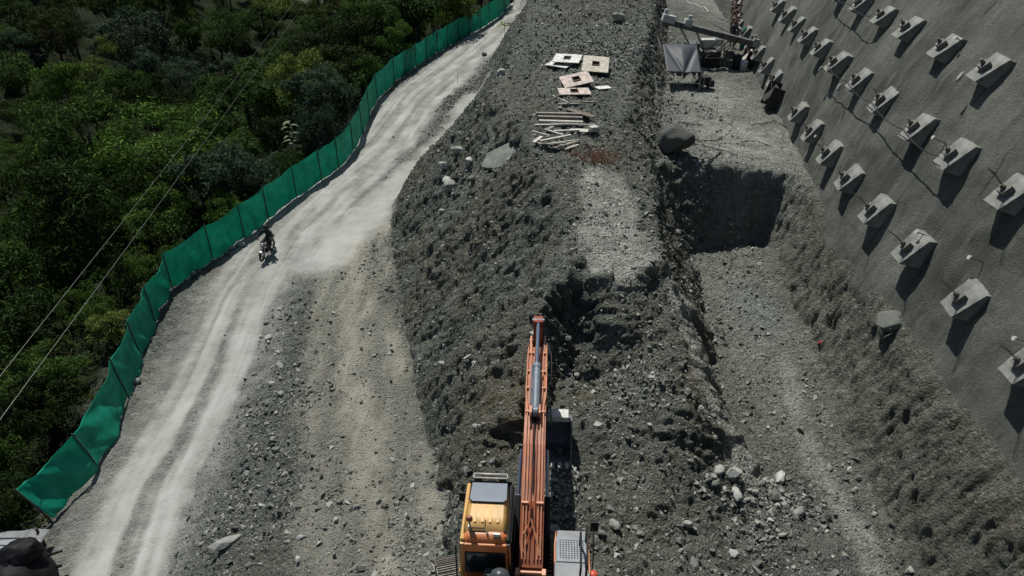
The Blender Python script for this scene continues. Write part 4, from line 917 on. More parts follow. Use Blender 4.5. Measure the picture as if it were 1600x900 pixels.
EX = empty('excavator', (.2, 7.85, 6.8), R(-3), 'orange tracked excavator with yellow cab roof digging at the foot of the ridge', 'excavator')
def dusty(m_, amt=.5):
    N, L = m_.node_tree.nodes, m_.node_tree.links; b = N['Principled BSDF']; old = b.inputs['Base Color'].links[0].from_socket
    g = N.new('ShaderNodeNewGeometry'); sp = N.new('ShaderNodeSeparateXYZ'); L.new(g.outputs['Normal'], sp.inputs[0]); tc = N.new('ShaderNodeTexCoord')
    up_ = N.new('ShaderNodeMapRange'); up_.inputs[1].default_value = .2; up_.inputs[2].default_value = 1; L.new(sp.outputs[2], up_.inputs[0])
    f = math_n(N, L, 'MULTIPLY', math_n(N, L, 'MULTIPLY', up_.outputs[0], noise_fac(N, L, tc.outputs['Object'], 2.2, 9, .3, .75, .7)), amt)
    L.new(mixrgb(N, L, f, old, (.30, .285, .235)), b.inputs['Base Color'])
    f2 = math_n(N, L, 'MULTIPLY', noise_fac(N, L, tc.outputs['Object'], 9, 9, .58, .72, .7), .5)
    L.new(mixrgb(N, L, f2, b.inputs['Base Color'].links[0].from_socket, (.05, .04, .032)), b.inputs['Base Color'])
for q_ in (M_ORANGE, M_BOOM, M_YEL, M_GREY, M_PIPE): dusty(q_, .55 if q_ in (M_GREY,) else .45)
# undercarriage and tracks
UC = empty('undercarriage', (0, 0, 0)); UC.parent = EX; UC.rotation_euler = (0, 0, R(17))
m = MB(); m.box((0, 0, .62), (1.7, 1.5, .35)); m.box((0, .6, .6), (2.1, .4, .25)); m.box((0, -.6, .6), (2.1, .4, .25)); m.lathe([(.62, .78), (.62, .98)]); m.build('carbody', M_BLACK, UC, .01)
for sx in (-1, 1):
    t_ = empty('track', (sx * 1.12, 0, 0)); t_.parent = UC
    m = MB(); m.box((0, 0, .45), (.34, 3.0, .42)); m.tube([(-.16, 1.6, .45), (.16, 1.6, .45)], .33, 18); m.tube([(-.16, -1.6, .45), (.16, -1.6, .45)], .33, 18)
    for k in range(7): m.tube([(-.15, -1.2 + k * .4, .2), (.15, -1.2 + k * .4, .2)], .13, 12)
    m.build('track_frame', M_BLACK, t_, .01)
    m = MB(); per = []; Ls, rr = 3.2, .42
    tot = 2 * Ls + 2 * math.pi * rr; ns = 46
    for k in range(ns):
        s = tot * k / ns
        if s < Ls: y, z, a = -1.6 + s, .45 + rr, 0
        elif s < Ls + math.pi * rr: q = (s - Ls) / rr; y, z, a = 1.6 + rr * math.sin(q), .45 + rr * math.cos(q), -q
        elif s < 2 * Ls + math.pi * rr: y, z, a = 1.6 - (s - Ls - math.pi * rr), .45 - rr, math.pi
        else: q = (s - 2 * Ls - math.pi * rr) / rr; y, z, a = -1.6 - rr * math.sin(q), .45 - rr * math.cos(q), math.pi - q
        Rm = Matrix.Rotation(a, 3, 'X'); m.box((0, y, z), (.6, .165, .035), Rm)
        for dy in (-.055, 0, .055): m.box(Vector((0, y, z)) + Rm @ Vector((0, dy, .03)), (.58, .014, .04), Rm)
    m.build('track_shoes', M_SHOE, t_)
# upper body
def ch(m, name, mt, bev=.012, smooth=False, par=EX): return m.build(name, mt, par, bev, smooth)
m = MB(); m.box((0, -.5, 1.13), (2.5, 3.3, .22)); ch(m, 'turntable_frame', M_BLACK)
m = MB()
poly = [(1.25, -1.5), (1.22, -2.2), (.8, -2.65), (0, -2.78), (-.8, -2.65), (-1.22, -2.2), (-1.25, -1.5)]
m.add([(x, y, 1.2) for x, y in poly] + [(x, y, 2.1) for x, y in poly], [tuple(range(6, -1, -1)), tuple(range(7, 14))] + [(i, (i + 1) % 7, 7 + (i + 1) % 7, 7 + i) for i in range(7)]); ch(m, 'counterweight', M_ORANGE, .06)
# engine hood: grey plates with rows of holes, the front of it shows at the bottom of the photo
m = MB(); m.box((-.05, -.72, 1.68), (2.36, 1.5, .72)); nf_ = len(m.f)
for x0, nx_ in ((.0, 14), (.75, 6)):
    for i in range(nx_):
        for j in range(2): m.box((x0 - .35 + i * .05, -.06 - j * .05, 2.042), (.025, .025, .006))
for i in range(0, 8, 2): m.box((-.95 + i * .02, -.1, 2.043), (.3, .008, .006))
m.box((.66, -.02, 2.043), (.02, .2, .008)); o = ch(m, 'engine_cover', M_GREY, 0); o.data.materials.append(M_BLACK)
for p_ in o.data.polygons:
    if p_.index >= nf_: p_.material_index = 1
# right side: tank and tool box with tread plate
m = MB(); m.box((.92, .62, 1.52), (.68, 1.1, .66)); m.box((.92, 1.32, 1.48), (.64, .40, .56)); ch(m, 'fuel_tank', M_GREY, .025)
m = MB(); m.box((.92, .98, 1.862), (.60, .58, .018)); nf_ = len(m.f)
for i in range(9):
    for j in range(9): m.box((.92 - .22 + i * .055, .98 - .2 + j * .05, 1.873), (.028, .024, .006))
o = ch(m, 'tread_plate', mat('tread_plate', (.20, .225, .24), .5, 0, .2, 6), 0); o.data.materials.append(M_BLACK)
for p_ in o.data.polygons:
    if p_.index >= nf_: p_.material_index = 1
m = MB(); m.box((.60, 1.05, 1.6), (.05, .75, .5)); m.box((1.24, .9, 1.6), (.05, .9, .5)); m.tube([(1.27, .42, 1.75), (1.28, -.2, 1.86), (1.28, -1.4, 1.95)], .07, 10); ch(m, 'side_panel', M_ORANGE, .01)
m = MB()
for k in range(9): m.box((.48, .5 + k * .09, 1.32), (.14, .03, .03))
ch(m, 'step_rungs', M_SHOE, 0)
m = MB(); m.tube([(1.05, .30, 1.86), (1.06, .32, 2.2), (1.07, .75, 2.34), (1.08, 1.05, 2.28), (1.08, 1.08, 1.86)], .022, 7); m.tube([(1.17, .34, 1.86), (1.18, .36, 2.26), (1.19, .85, 2.42), (1.2, 1.15, 2.35), (1.2, 1.18, 1.8)], .022, 7); ch(m, 'handrail', M_BLACK, 0)
m = MB(); m.tube([(1.33, .8, 1.3), (1.34, .85, 1.9), (1.33, 1.25, 2.25)], .014, 6); m.box((1.36, 1.27, 2.2), (.16, .03, .26)); ch(m, 'mirror', M_BLACK, .005)
m = MB(); m.lathe([(.085, 2.03), (.085, 2.28)], (.96, -.02, 0), 16); ex_ = ch(m, 'exhaust_pipe', M_BLACK, 0, True)
m = MB(); m.lathe([(.09, 2.27), (.09, 2.31), (.05, 2.33)], (.96, -.02, 0), 16); m.build('rain_cap', M_PIPE, ex_, 0, True)
m = MB(); m.lathe([(.06, 1.95), (.07, 2.09), (.04, 2.11)], (1.3, .3, 0), 12); ch(m, 'filler_cap', mat('red_cap', (.5, .08, .04), .4), 0, True)
m = MB(); m.lathe([(.07, 2.0), (.07, 2.2), (.17, 2.22), (.19, 2.28), (.17, 2.36), (.09, 2.43), (.03, 2.45)], (-.42, -.02, 0), 24); ch(m, 'air_precleaner', mat('dark_grey_plastic', (.05, .058, .062), .35), 0, True)
m = MB(); m.lathe([(.11, 2.0), (.11, 2.22), (.08, 2.28)], (-.62, .1, 0), 20); ch(m, 'filter_housing', mat('green_grey_plastic', (.04, .07, .062), .35), 0, True)
# cab: profile in (y, z)
CX0, CX1 = -1.18, -.24; y0, y1 = .28, 1.86
CAB = empty('cab', (0, 0, 0)); CAB.parent = EX; CAB.scale = (1, .88, 1); CAB.location = (0, .034, 0)
def cabshell():
    V = []; rows = [(.28, 1.2, 0), (.28, 2.0, 0), (.285, 2.62, .01), (.34, 2.84, .04), (.46, 2.95, .05), (.85, 3.0, .06), (1.35, 3.0, .08), (1.66, 2.97, .10), (1.80, 2.88, .11), (1.90, 2.5, .06), (1.95, 1.9, .02), (1.80, 1.2, 0)]
    return rows
prof = cabshell()
roof = MB(); rr_rows = prof[4:9]; nseg = 8; vs_ = []
for (y, z, ins) in rr_rows:
    for k in range(nseg + 1):
        t = k / nseg * 2 - 1; hw = (CX1 - CX0) / 2 - ins; x = (CX0 + CX1) / 2 + t * hw; drop = .10 * max(0, abs(t) - .8) / .2 if z > 2.8 else 0
        rib = 0
        vs_.append((x, y, z - drop + rib))
R1 = len(rr_rows)
back = MB(); bv = []
for (y, z, ins) in prof[2:5]:
    for k in range(nseg + 1):
        t = k / nseg * 2 - 1; hw = (CX1 - CX0) / 2 - ins; bv.append(((CX0 + CX1) / 2 + t * hw, y, z - (.10 * max(0, abs(t) - .8) / .2 if z > 2.8 else 0)))
back.add(bv, [(i * (nseg + 1) + k, i * (nseg + 1) + k + 1, (i + 1) * (nseg + 1) + k + 1, (i + 1) * (nseg + 1) + k) for i in range(2) for k in range(nseg)])
bo = back.build('roof_back_edge', M_ORANGE, CAB, 0, True); md = bo.modifiers.new('t', 'SOLIDIFY'); md.thickness = .05; md.offset = -1
roof.add(vs_, [(i * (nseg + 1) + k, i * (nseg + 1) + k + 1, (i + 1) * (nseg + 1) + k + 1, (i + 1) * (nseg + 1) + k) for i in range(R1 - 1) for k in range(nseg)])
ro = roof.build('roof', M_YEL, CAB, 0, True); md = ro.modifiers.new('t', 'SOLIDIFY'); md.thickness = .05; md.offset = -1
# roof ribs
m = MB()
for x in (-.92, -.78, -.64, -.5): m.box((x, .93, 3.0), (.05, .56, .004))
m.build('roof_ribs', M_YEL, ro, .008)
# rear panel with window opening, side frames
m = MB(); m.box((-.71, .30, 1.62), (.94, .07, .86)); m.box((-.71, .30, 2.68), (.92, .07, .2))
m.box((CX0 + .06, .30, 2.3), (.12, .07, .6)); m.box((CX1 - .06, .30, 2.3), (.12, .07, .6)); m.build('rear_panel', M_ORANGE, CAB, .02)
m = MB(); m.box((-.71, .275, 2.30), (.70, .03, .54)); m.build('rear_window', M_GLASS, CAB, .012)
m = MB()
for z in (2.03, 2.57): m.box((-.71, .262, z), (.74, .02, .035))
for x in (-1.07, -.35): m.box((x, .262, 2.3), (.035, .02, .505))
m.build('window_seal', M_BLACK, CAB, .005)
for sx, x in ((-1, CX0), (1, CX1)):
    m = MB()
    for (a, b_) in (((.30, 1.25), (.30, 2.8)), ((1.92, 1.25), (1.84, 2.8)), ((1.05, 1.25), (1.05, 2.85)), ((.3, 1.25), (1.9, 1.25)), ((.3, 1.95), (1.92, 1.95)), ((.34, 2.83), (1.8, 2.86))):
        m.tube([(x + (-sx) * .05 * (a[1] > 2.5), *a), (x + (-sx) * .05 * (b_[1] > 2.5), *b_)], .04, 8)
    m.build('side_frame', M_YEL if sx < 0 else M_BLACK, CAB, 0)
    m = MB(); m.box((x, 1.1, 2.38), (.015, 1.5, .82)); m.build('side_window', M_GLASS, CAB)
    m = MB(); m.box((x, 1.1, 1.58), (.03, 1.58, .68)); m.build('lower_panel', M_ORANGE, CAB, .01)
m = MB(); m.box((-.71, 1.93, 2.3), (.84, .015, 1.1)); m.build('windscreen', M_GLASS, CAB)
m = MB(); m.add([(-1.06, 1.22, 3.015), (-.36, 1.22, 3.015), (-.37, 1.70, 2.995), (-1.05, 1.70, 2.995), (-1.0, 1.16, 3.016), (-.42, 1.16, 3.016)], [(0, 1, 2, 3), (4, 5, 1, 0)])
sk = m.build('roof_hatch', M_DUSTY, CAB); md = sk.modifiers.new('t', 'SOLIDIFY'); md.thickness = .025; md.offset = 1
m = MB(); m.tube([(-1.0, 1.15, 3.03), (-.42, 1.15, 3.03), (-.345, 1.22, 3.03), (-.355, 1.71, 3.01), (-1.065, 1.71, 3.01), (-1.075, 1.22, 3.03), (-1.0, 1.15, 3.03)], .012, 6); m.build('hatch_seal', M_BLACK, sk)
m = MB(); m.tube([(-1.04, 1.98, 2.99), (-.38, 1.98, 2.99)], .03, 8); m.tube([(-1.04, 1.84, 3.02), (-.38, 1.84, 3.02)], .018, 8); m.tube([(-1.04, 1.84, 3.02), (-1.04, 1.98, 2.99)], .018, 6); m.tube([(-.38, 1.84, 3.02), (-.38, 1.98, 2.99)], .018, 6); m.build('lamp_guard', M_WORN, CAB)
for x in (-.95, -.47): m = MB(); m.box((x, 1.90, 2.98), (.15, .10, .12)); m.build('work_lamp', M_BLACK, CAB, .01)
m = MB(); m.tube([(-1.0, .56, 2.97), (-1.0, .52, 3.16)], .02, 8); m.box((-1.0, .52, 3.0), (.05, .08, .06)); bc = m.build('beacon_stalk', M_WORN, CAB); m = MB(); m.lathe([(.035, 3.15), (.06, 3.17), (.06, 3.23), (.04, 3.26)], (-1.0, .53, 0), 14); m.build('beacon', mat('beacon_dome', (.28, .08, .05), .3), bc, 0, True)
m = MB(); m.tube([(-.96, .5, 2.97), (-.95, .49, 3.0), (-.72, .49, 3.0), (-.71, .50, 3.12), (-.71, .56, 3.13)], .012, 6); m.build('grab_bar', M_BLACK, CAB)
m = MB(); m.box((-.50, .40, 2.93), (.13, .05, .07)); m.build('warning_plate', M_WORN, CAB, .004); m = MB(); m.tube([(-.36, .44, 2.93), (-.36, .43, 3.02)], .012, 6); m.build('aerial_foot', M_BLACK, CAB)
m = MB(); m.tube([(-1.24, 1.75, 2.0), (-1.27, 1.2, 2.6), (-1.25, .3, 2.7), (-1.25, .25, 1.5)], .018, 6); m.build('side_rail', M_BLACK, CAB); m = MB(); m.box((-1.3, 1.95, 2.35), (.14, .03, .24)); m.build('mirror', M_BLACK, CAB, .01)
# boom, in the plane x = BX
BX = .13
def side(pts2, w_, name, mt, par, bev=.012):
    m = MB(); m.prism_x(pts2, BX - w_ / 2, BX + w_ / 2); return m.build(name, mt, par, bev)
top = [(.45, 1.95), (1.4, 2.70), (2.5, 3.16), (3.3, 3.27), (4.3, 3.26), (5.2, 3.18), (6.0, 3.06)]
bot = [(6.0, 2.84), (5.2, 2.74), (4.3, 2.72), (3.4, 2.66), (2.5, 2.55), (1.4, 2.1), (.6, 1.55)]
BOOM = side(top + bot, .46, 'boom', M_BOOM, EX)
# fork at the boom end
for sx in (-1, 1):
    m = MB(); m.box((BX + sx * .17, 6.1, 2.96), (.05, .7, .26)); m.build('fork_plate', M_PIPE, BOOM, .01)
m = MB(); m.tube([(BX - .27, .48, 1.80), (BX + .27, .48, 1.80)], .07, 12); m.box((BX, .30, 2.02), (.54, .05, .06)); m.box((BX - .25, .30, 1.98), (.08, .14, .16)); m.box((BX + .25, .30, 1.98), (.08, .14, .16)); m.build('pipe_bracket', M_PIPE, BOOM, .01)
def along(y): 
    ys_ = [p[0] for p in top]; zs_ = [p[1] for p in top]; return float(np.interp(y, ys_, zs_))
for k, x in enumerate((-.175, -.115, -.045, .045, .115, .175)):
    ye = 6.1 if abs(x) > .1 else (3.2 if abs(x) < .06 else 4.6); sgn = 1 if x > 0 else -1
    m = MB(); ptsx = []
    for y in np.arange(.55, ye, .25):
        xx = x
        if abs(x) > .15 and y > 3.5: xx = x + sgn * .05 * min(1, (y - 3.5) / .4)
        elif abs(x) > .1 and y > 3.5: xx = x + sgn * .03 * min(1, (y - 3.5) / .4)
        ptsx.append((BX + xx, y, along(y) + .045))
    m.tube(ptsx, .016, 7); m.build('hydraulic_pipe', M_PIPE if abs(x) > .1 else M_BOOM, BOOM, 0, True)
for y in (1.35, 3.3, 4.1, 4.75, 5.6):
    for sx in (-1, 1):
        m = MB(); m.box((BX + sx * .145, y, along(y) + .05), (.14, .05, .05)); m.build('pipe_clamp', M_PIPE, BOOM, .006)
m = MB(); m.tube([(BX - .15, .9, along(.9) + .06), (BX - .02, 1.1, along(1.1) + .09), (BX + .12, .75, along(.75) + .07), (BX + .16, .6, along(.6) + .05)], .02, 7); m.build('crossed_pipe', M_PIPE, BOOM, 0, True)
m = MB(); m.tube([(BX + .15, .95, along(.95) + .06), (BX + .02, 1.05, along(1.05) + .06), (BX - .15, .65, along(.65) + .05)], .016, 7); m.build('crossed_pipe', M_BOOM, BOOM, 0, True)
m = MB(); m.tube([(BX, 1.0, along(1) + .04), (BX + .01, 2.0, along(2) + .06), (BX - .01, 2.9, along(2.9) + .05), (BX, 3.15, along(3.15) + .08)], .022, 7); m.build('rubber_hose', M_BLACK, BOOM, 0, True)
for sx in (-1, 1):
    m = MB(); m.tube([(BX + sx * .08, 2.9, along(2.9) + .05), (BX + sx * .1, 3.1, along(3.1) + .14), (BX + sx * .05, 3.3, along(3.3) + .16)], .022, 7); m.build('rubber_hose', M_BLACK, BOOM, 0, True)
    m = MB(); m.tube([(BX + sx * .22, 6.0, 3.2), (BX + sx * .34, 5.7, 3.08), (BX + sx * .36, 5.2, 2.82), (BX + sx * .26, 5.0, 2.7)], .02, 7); m.build('rubber_hose', M_BLACK, BOOM, 0, True)
    # boom lifting cylinders
    m = MB(); m.tube([(BX + sx * .3, .95, 1.3), (BX + sx * .3, 2.1, 2.05)], .075, 12); cy = m.build('boom_cylinder', M_BLACK, EX, 0, True); m = MB(); m.tube([(BX + sx * .3, 2.1, 2.05), (BX + sx * .27, 2.95, 2.62)], .045, 10); m.build('rod', M_CHROME, cy, 0, True)
m = MB(); m.tube([(BX - .34, 2.95, 2.64), (BX + .34, 2.95, 2.64)], .06, 10); m.build('cylinder_pin', M_BLACK, BOOM)
# arm cylinder on top of the boom
ca, cm_, cb = Vector((BX, 3.2, 3.46)), Vector((BX, 4.65, 3.53)), Vector((BX, 6.42, 3.56))
m = MB(); m.box((BX - .09, 3.2, 3.36), (.04, .28, .3)); m.box((BX + .09, 3.2, 3.36), (.04, .28, .3)); m.build('cylinder_lug', M_PIPE, BOOM, .01)
m = MB(); m.tube([ca, cm_], .09, 16); m.tube([ca + Vector((0, 1.32, .064)), cm_], .105, 16); m.tube([ca - Vector((.05, .05, 0)), ca + Vector((.05, -.05, 0))], .11, 12); ac = m.build('arm_cylinder', M_BARREL, EX, 0, True)
m = MB(); m.tube([cm_, cb], .05, 14); m.build('rod', M_CHROME, ac, 0, True); m = MB(); m.tube([cb + Vector((-.15, 0, 0)), cb + Vector((.15, 0, 0))], .07, 12); m.build('rod_eye', M_BUCK, ac, 0, True)
m = MB(); m.tube([(BX - .11, 3.3, 3.54), (BX - .12, 4.0, 3.58), (BX - .1, 4.5, 3.62)], .018, 6); m.build('cylinder_line', M_BARREL, ac, 0, True)
# arm: tail up at the rod end, pivot at the boom tip, tip down and back
side([(6.56, 3.62), (6.30, 3.62), (6.18, 2.95), (5.55, 1.45), (5.35, .95), (5.6, .80), (6.1, 1.4), (6.62, 2.4), (6.74, 2.95)], .24, 'arm', mat('arm_paint', (.22, .04, .02), .5, var=.3, scale=3), EX)
m = MB(); m.tube([(BX - .22, 6.38, 2.95), (BX + .22, 6.38, 2.95)], .08, 12); m.build('pivot_pin', M_BUCK, BOOM)
m = MB(); m.tube([(BX, 6.78, 2.7), (BX, 6.3, 1.9)], .07, 12); kc = m.build('bucket_cylinder', M_BARREL, EX, 0, True); m = MB(); m.tube([(BX, 6.3, 1.9), (BX + .02, 5.7, 1.15)], .04, 10); m.build('rod', M_CHROME, kc, 0, True)
# bucket, a curved shell with side plates, slightly right of the arm
bx0, bx1 = BX + .0, BX + .92
shell = [(5.55, 1.05), (5.85, .98), (6.05, .70), (6.0, .35), (5.7, .10), (5.3, .04), (4.95, .14)]
m = MB(); n_ = len(shell); inn = [(y * .93 + .38, z * .9 + .07) for y, z in shell]
vs_ = [(bx0, y, z) for y, z in shell] + [(bx1, y, z) for y, z in shell]
m.add(vs_, [(i, i + 1, n_ + i + 1, n_ + i) for i in range(n_ - 1)]); m.add([(bx0, y, z) for y, z in shell], [tuple(range(n_))]); m.add([(bx1, y, z) for y, z in shell], [tuple(range(n_))])
BU = m.build('bucket', M_BUCK, EX); md = BU.modifiers.new('t', 'SOLIDIFY'); md.thickness = .035
m = MB(); m.box(((bx0 + bx1) / 2 + .12, 5.62, 1.17), (.56, .34, .17)); m.build('wear_plate', M_WORN, BU, .03)
m = MB(); 
for x in (bx0 + .2, bx0 + .38): m.box((x, 5.6, 1.2), (.04, .4, .34))
m.build('hitch_ear', M_BUCK, BU, .01)
for k in range(5):
    x = bx0 + .09 + k * (bx1 - bx0 - .18) / 4; m = MB(); m.box((x, 4.86, .16), (.09, .26, .06), Matrix.Rotation(-.2, 3, 'X')); m.build('tooth', M_WORN, BU, .01)

# ------------------------------------------------------------------ people (one skinned body each)
def person(name, root_loc, rz, J, m_, label, group=None, headgear=None, hands=None):
    """J: joint name -> (x, y, z) local; the chains below join them into one skin"""
    chains = [('pelvis', 'belly', 'chest', 'neck', 'chin', 'head', 'crown'), ('chest', 'shl', 'ell', 'wrl', 'pal'), ('chest', 'shr', 'elr', 'wrr', 'par'), ('pelvis', 'hil', 'knl', 'anl', 'tol'), ('pelvis', 'hir', 'knr', 'anr', 'tor')]
    rad = dict(pelvis=.14, belly=.125, chest=.15, neck=.055, chin=.075, head=.10, crown=.06, shl=.075, shr=.075, ell=.045, elr=.045, wrl=.03, wrr=.03, pal=.035, par=.035, hil=.10, hir=.10, knl=.062, knr=.062, anl=.042, anr=.042, tol=.04, tor=.04)
    names = list(J); idx_ = {n: i for i, n in enumerate(names)}; vs = [J[n] for n in names]; es = set(); rs = [rad[n] for n in names]
    for c in chains:
        for a, b_ in zip(c, c[1:]): es.add((idx_[a], idx_[b_]))
    for side_, pal, wr in (('l', 'pal', 'wrl'), ('r', 'par', 'wrr')):
        P0 = Vector(J[pal]); d = (P0 - Vector(J[wr])).normalized(); sdv = d.cross(Vector((0, 0, 1))).normalized()
        for k in range(5):
            off = sdv * ((k - 1.5) * .022) if k < 4 else sdv * (-.05 if side_ == 'l' else .05) - d * .03
            L = (.075, .085, .08, .062, .05)[k]; a = P0 + off + d * .015; b_ = a + d * L * .5 + Vector((0, 0, -.015)); c = b_ + d * L * .25 + Vector((0, 0, -.035)) 
            n0 = len(vs); vs += [tuple(a), tuple(b_), tuple(c)]; rs += [.0095, .009, .008]; es |= {(idx_[pal], n0), (n0, n0 + 1), (n0 + 1, n0 + 2)}
    me = bpy.data.meshes.new(name); me.from_pydata(vs, sorted(es), []); o = bpy.data.objects.new(name, me); COL.objects.link(o); me.materials.append(m_)
    sk_ = o.modifiers.new('skin', 'SKIN'); sk_.use_smooth_shade = True
    for i, r_ in enumerate(rs): me.skin_vertices[0].data[i].radius = (r_, r_)
    me.skin_vertices[0].data[idx_['pelvis']].use_root = True
    sb = o.modifiers.new('sub', 'SUBSURF'); sb.levels = 1; sb.render_levels = 2
    o.location = root_loc; o.rotation_euler = (0, 0, rz); tag(o, label, 'person', group)
    H = Vector(J['head'])
    m = MB(); m.lathe([(.0, -.02), (.112, -.01), (.118, .05), (.095, .10), (.05, .13), (.01, .135)], (H.x, H.y, H.z + .0), 16); h_ = m.build('hair' if headgear is None else 'helmet', headgear or M_BLACK, o, 0, True)
    fwd = Vector((0, 1, 0)); m = MB()
    m.tube([H + fwd * .085 + Vector((0, 0, .01)), H + fwd * .125 + Vector((0, 0, -.03)), H + fwd * .1 + Vector((0, 0, -.04))], .012, 6)
    m.build('nose', M_SKIN, o, 0, True)
    for sx in (-1, 1): m = MB(); m.lathe([(.004, -.012), (.014, 0), (.004, .012)], (H.x + sx * .04, H.y + .098, H.z + .01), 8); m.build('eye', M_BLACK, o, 0, True); m = MB(); m.lathe([(.006, -.035), (.018, 0), (.006, .035)], (H.x + sx * .112, H.y, H.z - .01), 8); m.build('ear', M_SKIN, o, 0, True)
    m = MB(); m.box((H.x, H.y + .092, H.z - .062), (.045, .015, .01)); m.build('mouth', M_BLACK, o)
    return o
M_SKIN = mat('skin', (.14, .075, .045), .6); M_CLOTH = mat('dark_clothes', (.022, .024, .026), .9, var=.3, scale=6); M_CLOTHB = mat('blue_grey_clothes', (.035, .045, .06), .9, var=.3, scale=6)
# motorcycle: local +Y is forward, ground at z = 0
bf, br_ = P(411, 411), P(433, 397); bd = (bf - br_); bd = Vector((-.10, -.995, 0)); bd.normalize(); b0 = bf - bd * .68; b0.z = float(height(b0.x, b0.y)) + .02
brz = math.atan2(-bd.x, bd.y)
BK = empty('motorcycle', b0, brz, 'small black motorcycle ridden down the dusty haul road towards the camera', 'motorcycle'); BK.rotation_euler = (0, R(-6), brz)
M_TYRE = mat('tyre_rubber', (.015, .015, .015), .85); M_BODY = mat('black_fairing', (.018, .018, .02), .3, spec=.6)
for y, nm in ((.68, 'front_wheel'), (-.62, 'rear_wheel')):
    w_ = empty(nm, (0, y, .3)); w_.parent = BK
    m = MB(); n1, n2 = 28, 10; vs_ = [((.05 * math.sin(2 * math.pi * j / n2)), (.25 + .05 * math.cos(2 * math.pi * j / n2)) * math.cos(2 * math.pi * i / n1), (.25 + .05 * math.cos(2 * math.pi * j / n2)) * math.sin(2 * math.pi * i / n1)) for i in range(n1) for j in range(n2)]
    m.add(vs_, [(i * n2 + j, i * n2 + (j + 1) % n2, ((i + 1) % n1) * n2 + (j + 1) % n2, ((i + 1) % n1) * n2 + j) for i in range(n1) for j in range(n2)]); m.build('tyre', M_TYRE, w_, 0, True)
    m = MB(); m.tube([(-.04, 0, 0), (.04, 0, 0)], .04, 10)
    for k in range(10): a = k * .628; m.tube([(0, 0, 0), (0, .21 * math.cos(a), .21 * math.sin(a))], .006, 4)
    m.build('spokes', M_WORN, w_)
    m = MB(); m.prism_x([((.33) * math.cos(a), .33 * math.sin(a)) for a in np.linspace(.5, 2.4, 10)] + [(.30 * math.cos(a), .30 * math.sin(a)) for a in np.linspace(2.4, .5, 10)], -.06, .06); m.build('mudguard', M_BODY, w_)
m = MB()
for sx in (-1, 1): m.tube([(sx * .09, .68, .3), (sx * .09, .5, .75), (sx * .08, .42, .95)], .025, 8)
m.build('front_fork', M_WORN, BK, 0, True)
m = MB(); m.tube([(-.36, .28, 1.03), (-.2, .38, 1.0), (0, .42, .98), (.2, .38, 1.0), (.36, .28, 1.03)], .016, 7); m.build('handlebar', M_BLACK, BK, 0, True)
m = MB(); m.prism_x([(-.05, .72), (.12, .86), (.36, .88), (.45, .7), (.3, .55), (.0, .6)], -.13, .13); m.build('fuel_tank', M_BODY, BK, .04)
m = MB(); m.prism_x([(-.78, .86), (-.3, .76), (-.02, .78), (-.02, .70), (-.75, .76)], -.12, .12); m.build('seat', M_TYRE, BK, .03)
m = MB(); m.prism_x([(-.15, .3), (.25, .28), (.3, .55), (-.1, .6)], -.12, .12); m.tube([(.13, -.6, .32), (.14, 0, .3), (.12, .2, .4)], .035, 8); m.build('engine', M_BLACK, BK, .02)
m = MB(); m.tube([(0, -.62, .3), (0, -.1, .4), (0, .3, .3), (0, .42, .85), (0, -.3, .72), (0, -.62, .3)], .022, 7); m.build('frame', M_BLACK, BK)
m = MB(); m.box((0, .52, .88), (.22, .1, .2)); m.build('headlamp_cowl', M_BODY, BK, .03)
M_LENS = mat('lamp_lens', (.75, .76, .72), .12, 0, .05, 4, spec=.8)
m = MB(); m.tube([(0, .55, .9), (0, .585, .9)], .075, 14); m.build('headlamp', M_LENS, BK, 0)
for sx in (-1, 1):
    m = MB(); m.box((sx * .15, .56, .8), (.06, .05, .05)); m.build('indicator', M_LENS, BK, .01)
    m = MB(); m.tube([(sx * .3, .32, 1.03), (sx * .34, .32, 1.16)], .008, 5); m.box((sx * .36, .32, 1.2), (.12, .02, .07)); m.build('mirror', M_BODY, BK, .01)
    m = MB(); m.tube([(sx * .12, .0, .34), (sx * .26, .0, .34)], .018, 6); m.build('foot_peg', M_BLACK, BK)
RJ = dict(pelvis=(0, -.28, .93), belly=(0, -.24, 1.10), chest=(0, -.15, 1.31), neck=(0, -.08, 1.47), chin=(0, -.05, 1.54), head=(0, -.04, 1.63), crown=(0, -.05, 1.70), shl=(-.19, -.12, 1.38), ell=(-.37, .02, 1.20), wrl=(-.36, .22, 1.07), pal=(-.34, .26, 1.06), shr=(.19, -.12, 1.38), elr=(.37, .02, 1.20), wrr=(.36, .22, 1.07), par=(.34, .26, 1.06),
    hil=(-.11, -.22, .90), knl=(-.21, .2, .78), anl=(-.19, -.02, .42), tol=(-.20, .14, .37), hir=(.11, -.22, .90), knr=(.21, .2, .78), anr=(.19, -.02, .42), tor=(.20, .14, .37))
rd = person('person', b0, brz, RJ, M_CLOTH, 'rider in dark clothes sitting on the motorcycle with both hands on the bar'); rd.rotation_euler = (0, R(-6), brz)

# ------------------------------------------------------------------ bench: awning, drilling rig and clutter
M_TARP = mat('dark_blue_tarpaulin', (.018, .024, .034), .6, 0, .2, 3, bump=.15, spec=.5); M_RIG = mat('rig_steel', (.10, .10, .092), .6, .3, .45, 5); M_RIGL = mat('dusty_pale_metal', (.30, .30, .27), .55, .1, .3, 5); M_SHEETW = mat('dirty_sheet', (.20, .21, .21), .7, var=.3, scale=2); M_WHITE = mat('white_plastic', (.42, .43, .40), .5, var=.12, scale=4); M_RUST = mat('rusty_steel', (.10, .065, .045), .85, .2, .5, 7)
aw0 = P(1066, 139); AW = empty('awning', aw0, 0, 'dark blue tarpaulin awning on thin poles with a bright triangular fold', 'awning')
def rz_(x, y): return float(height(aw0.x + x, aw0.y + y)) - aw0.z
cn = [(-.98, 0, .95), (.95, -.05, .92), (1.1, 2.25, 1.95), (-.9, 2.3, 2.0)]
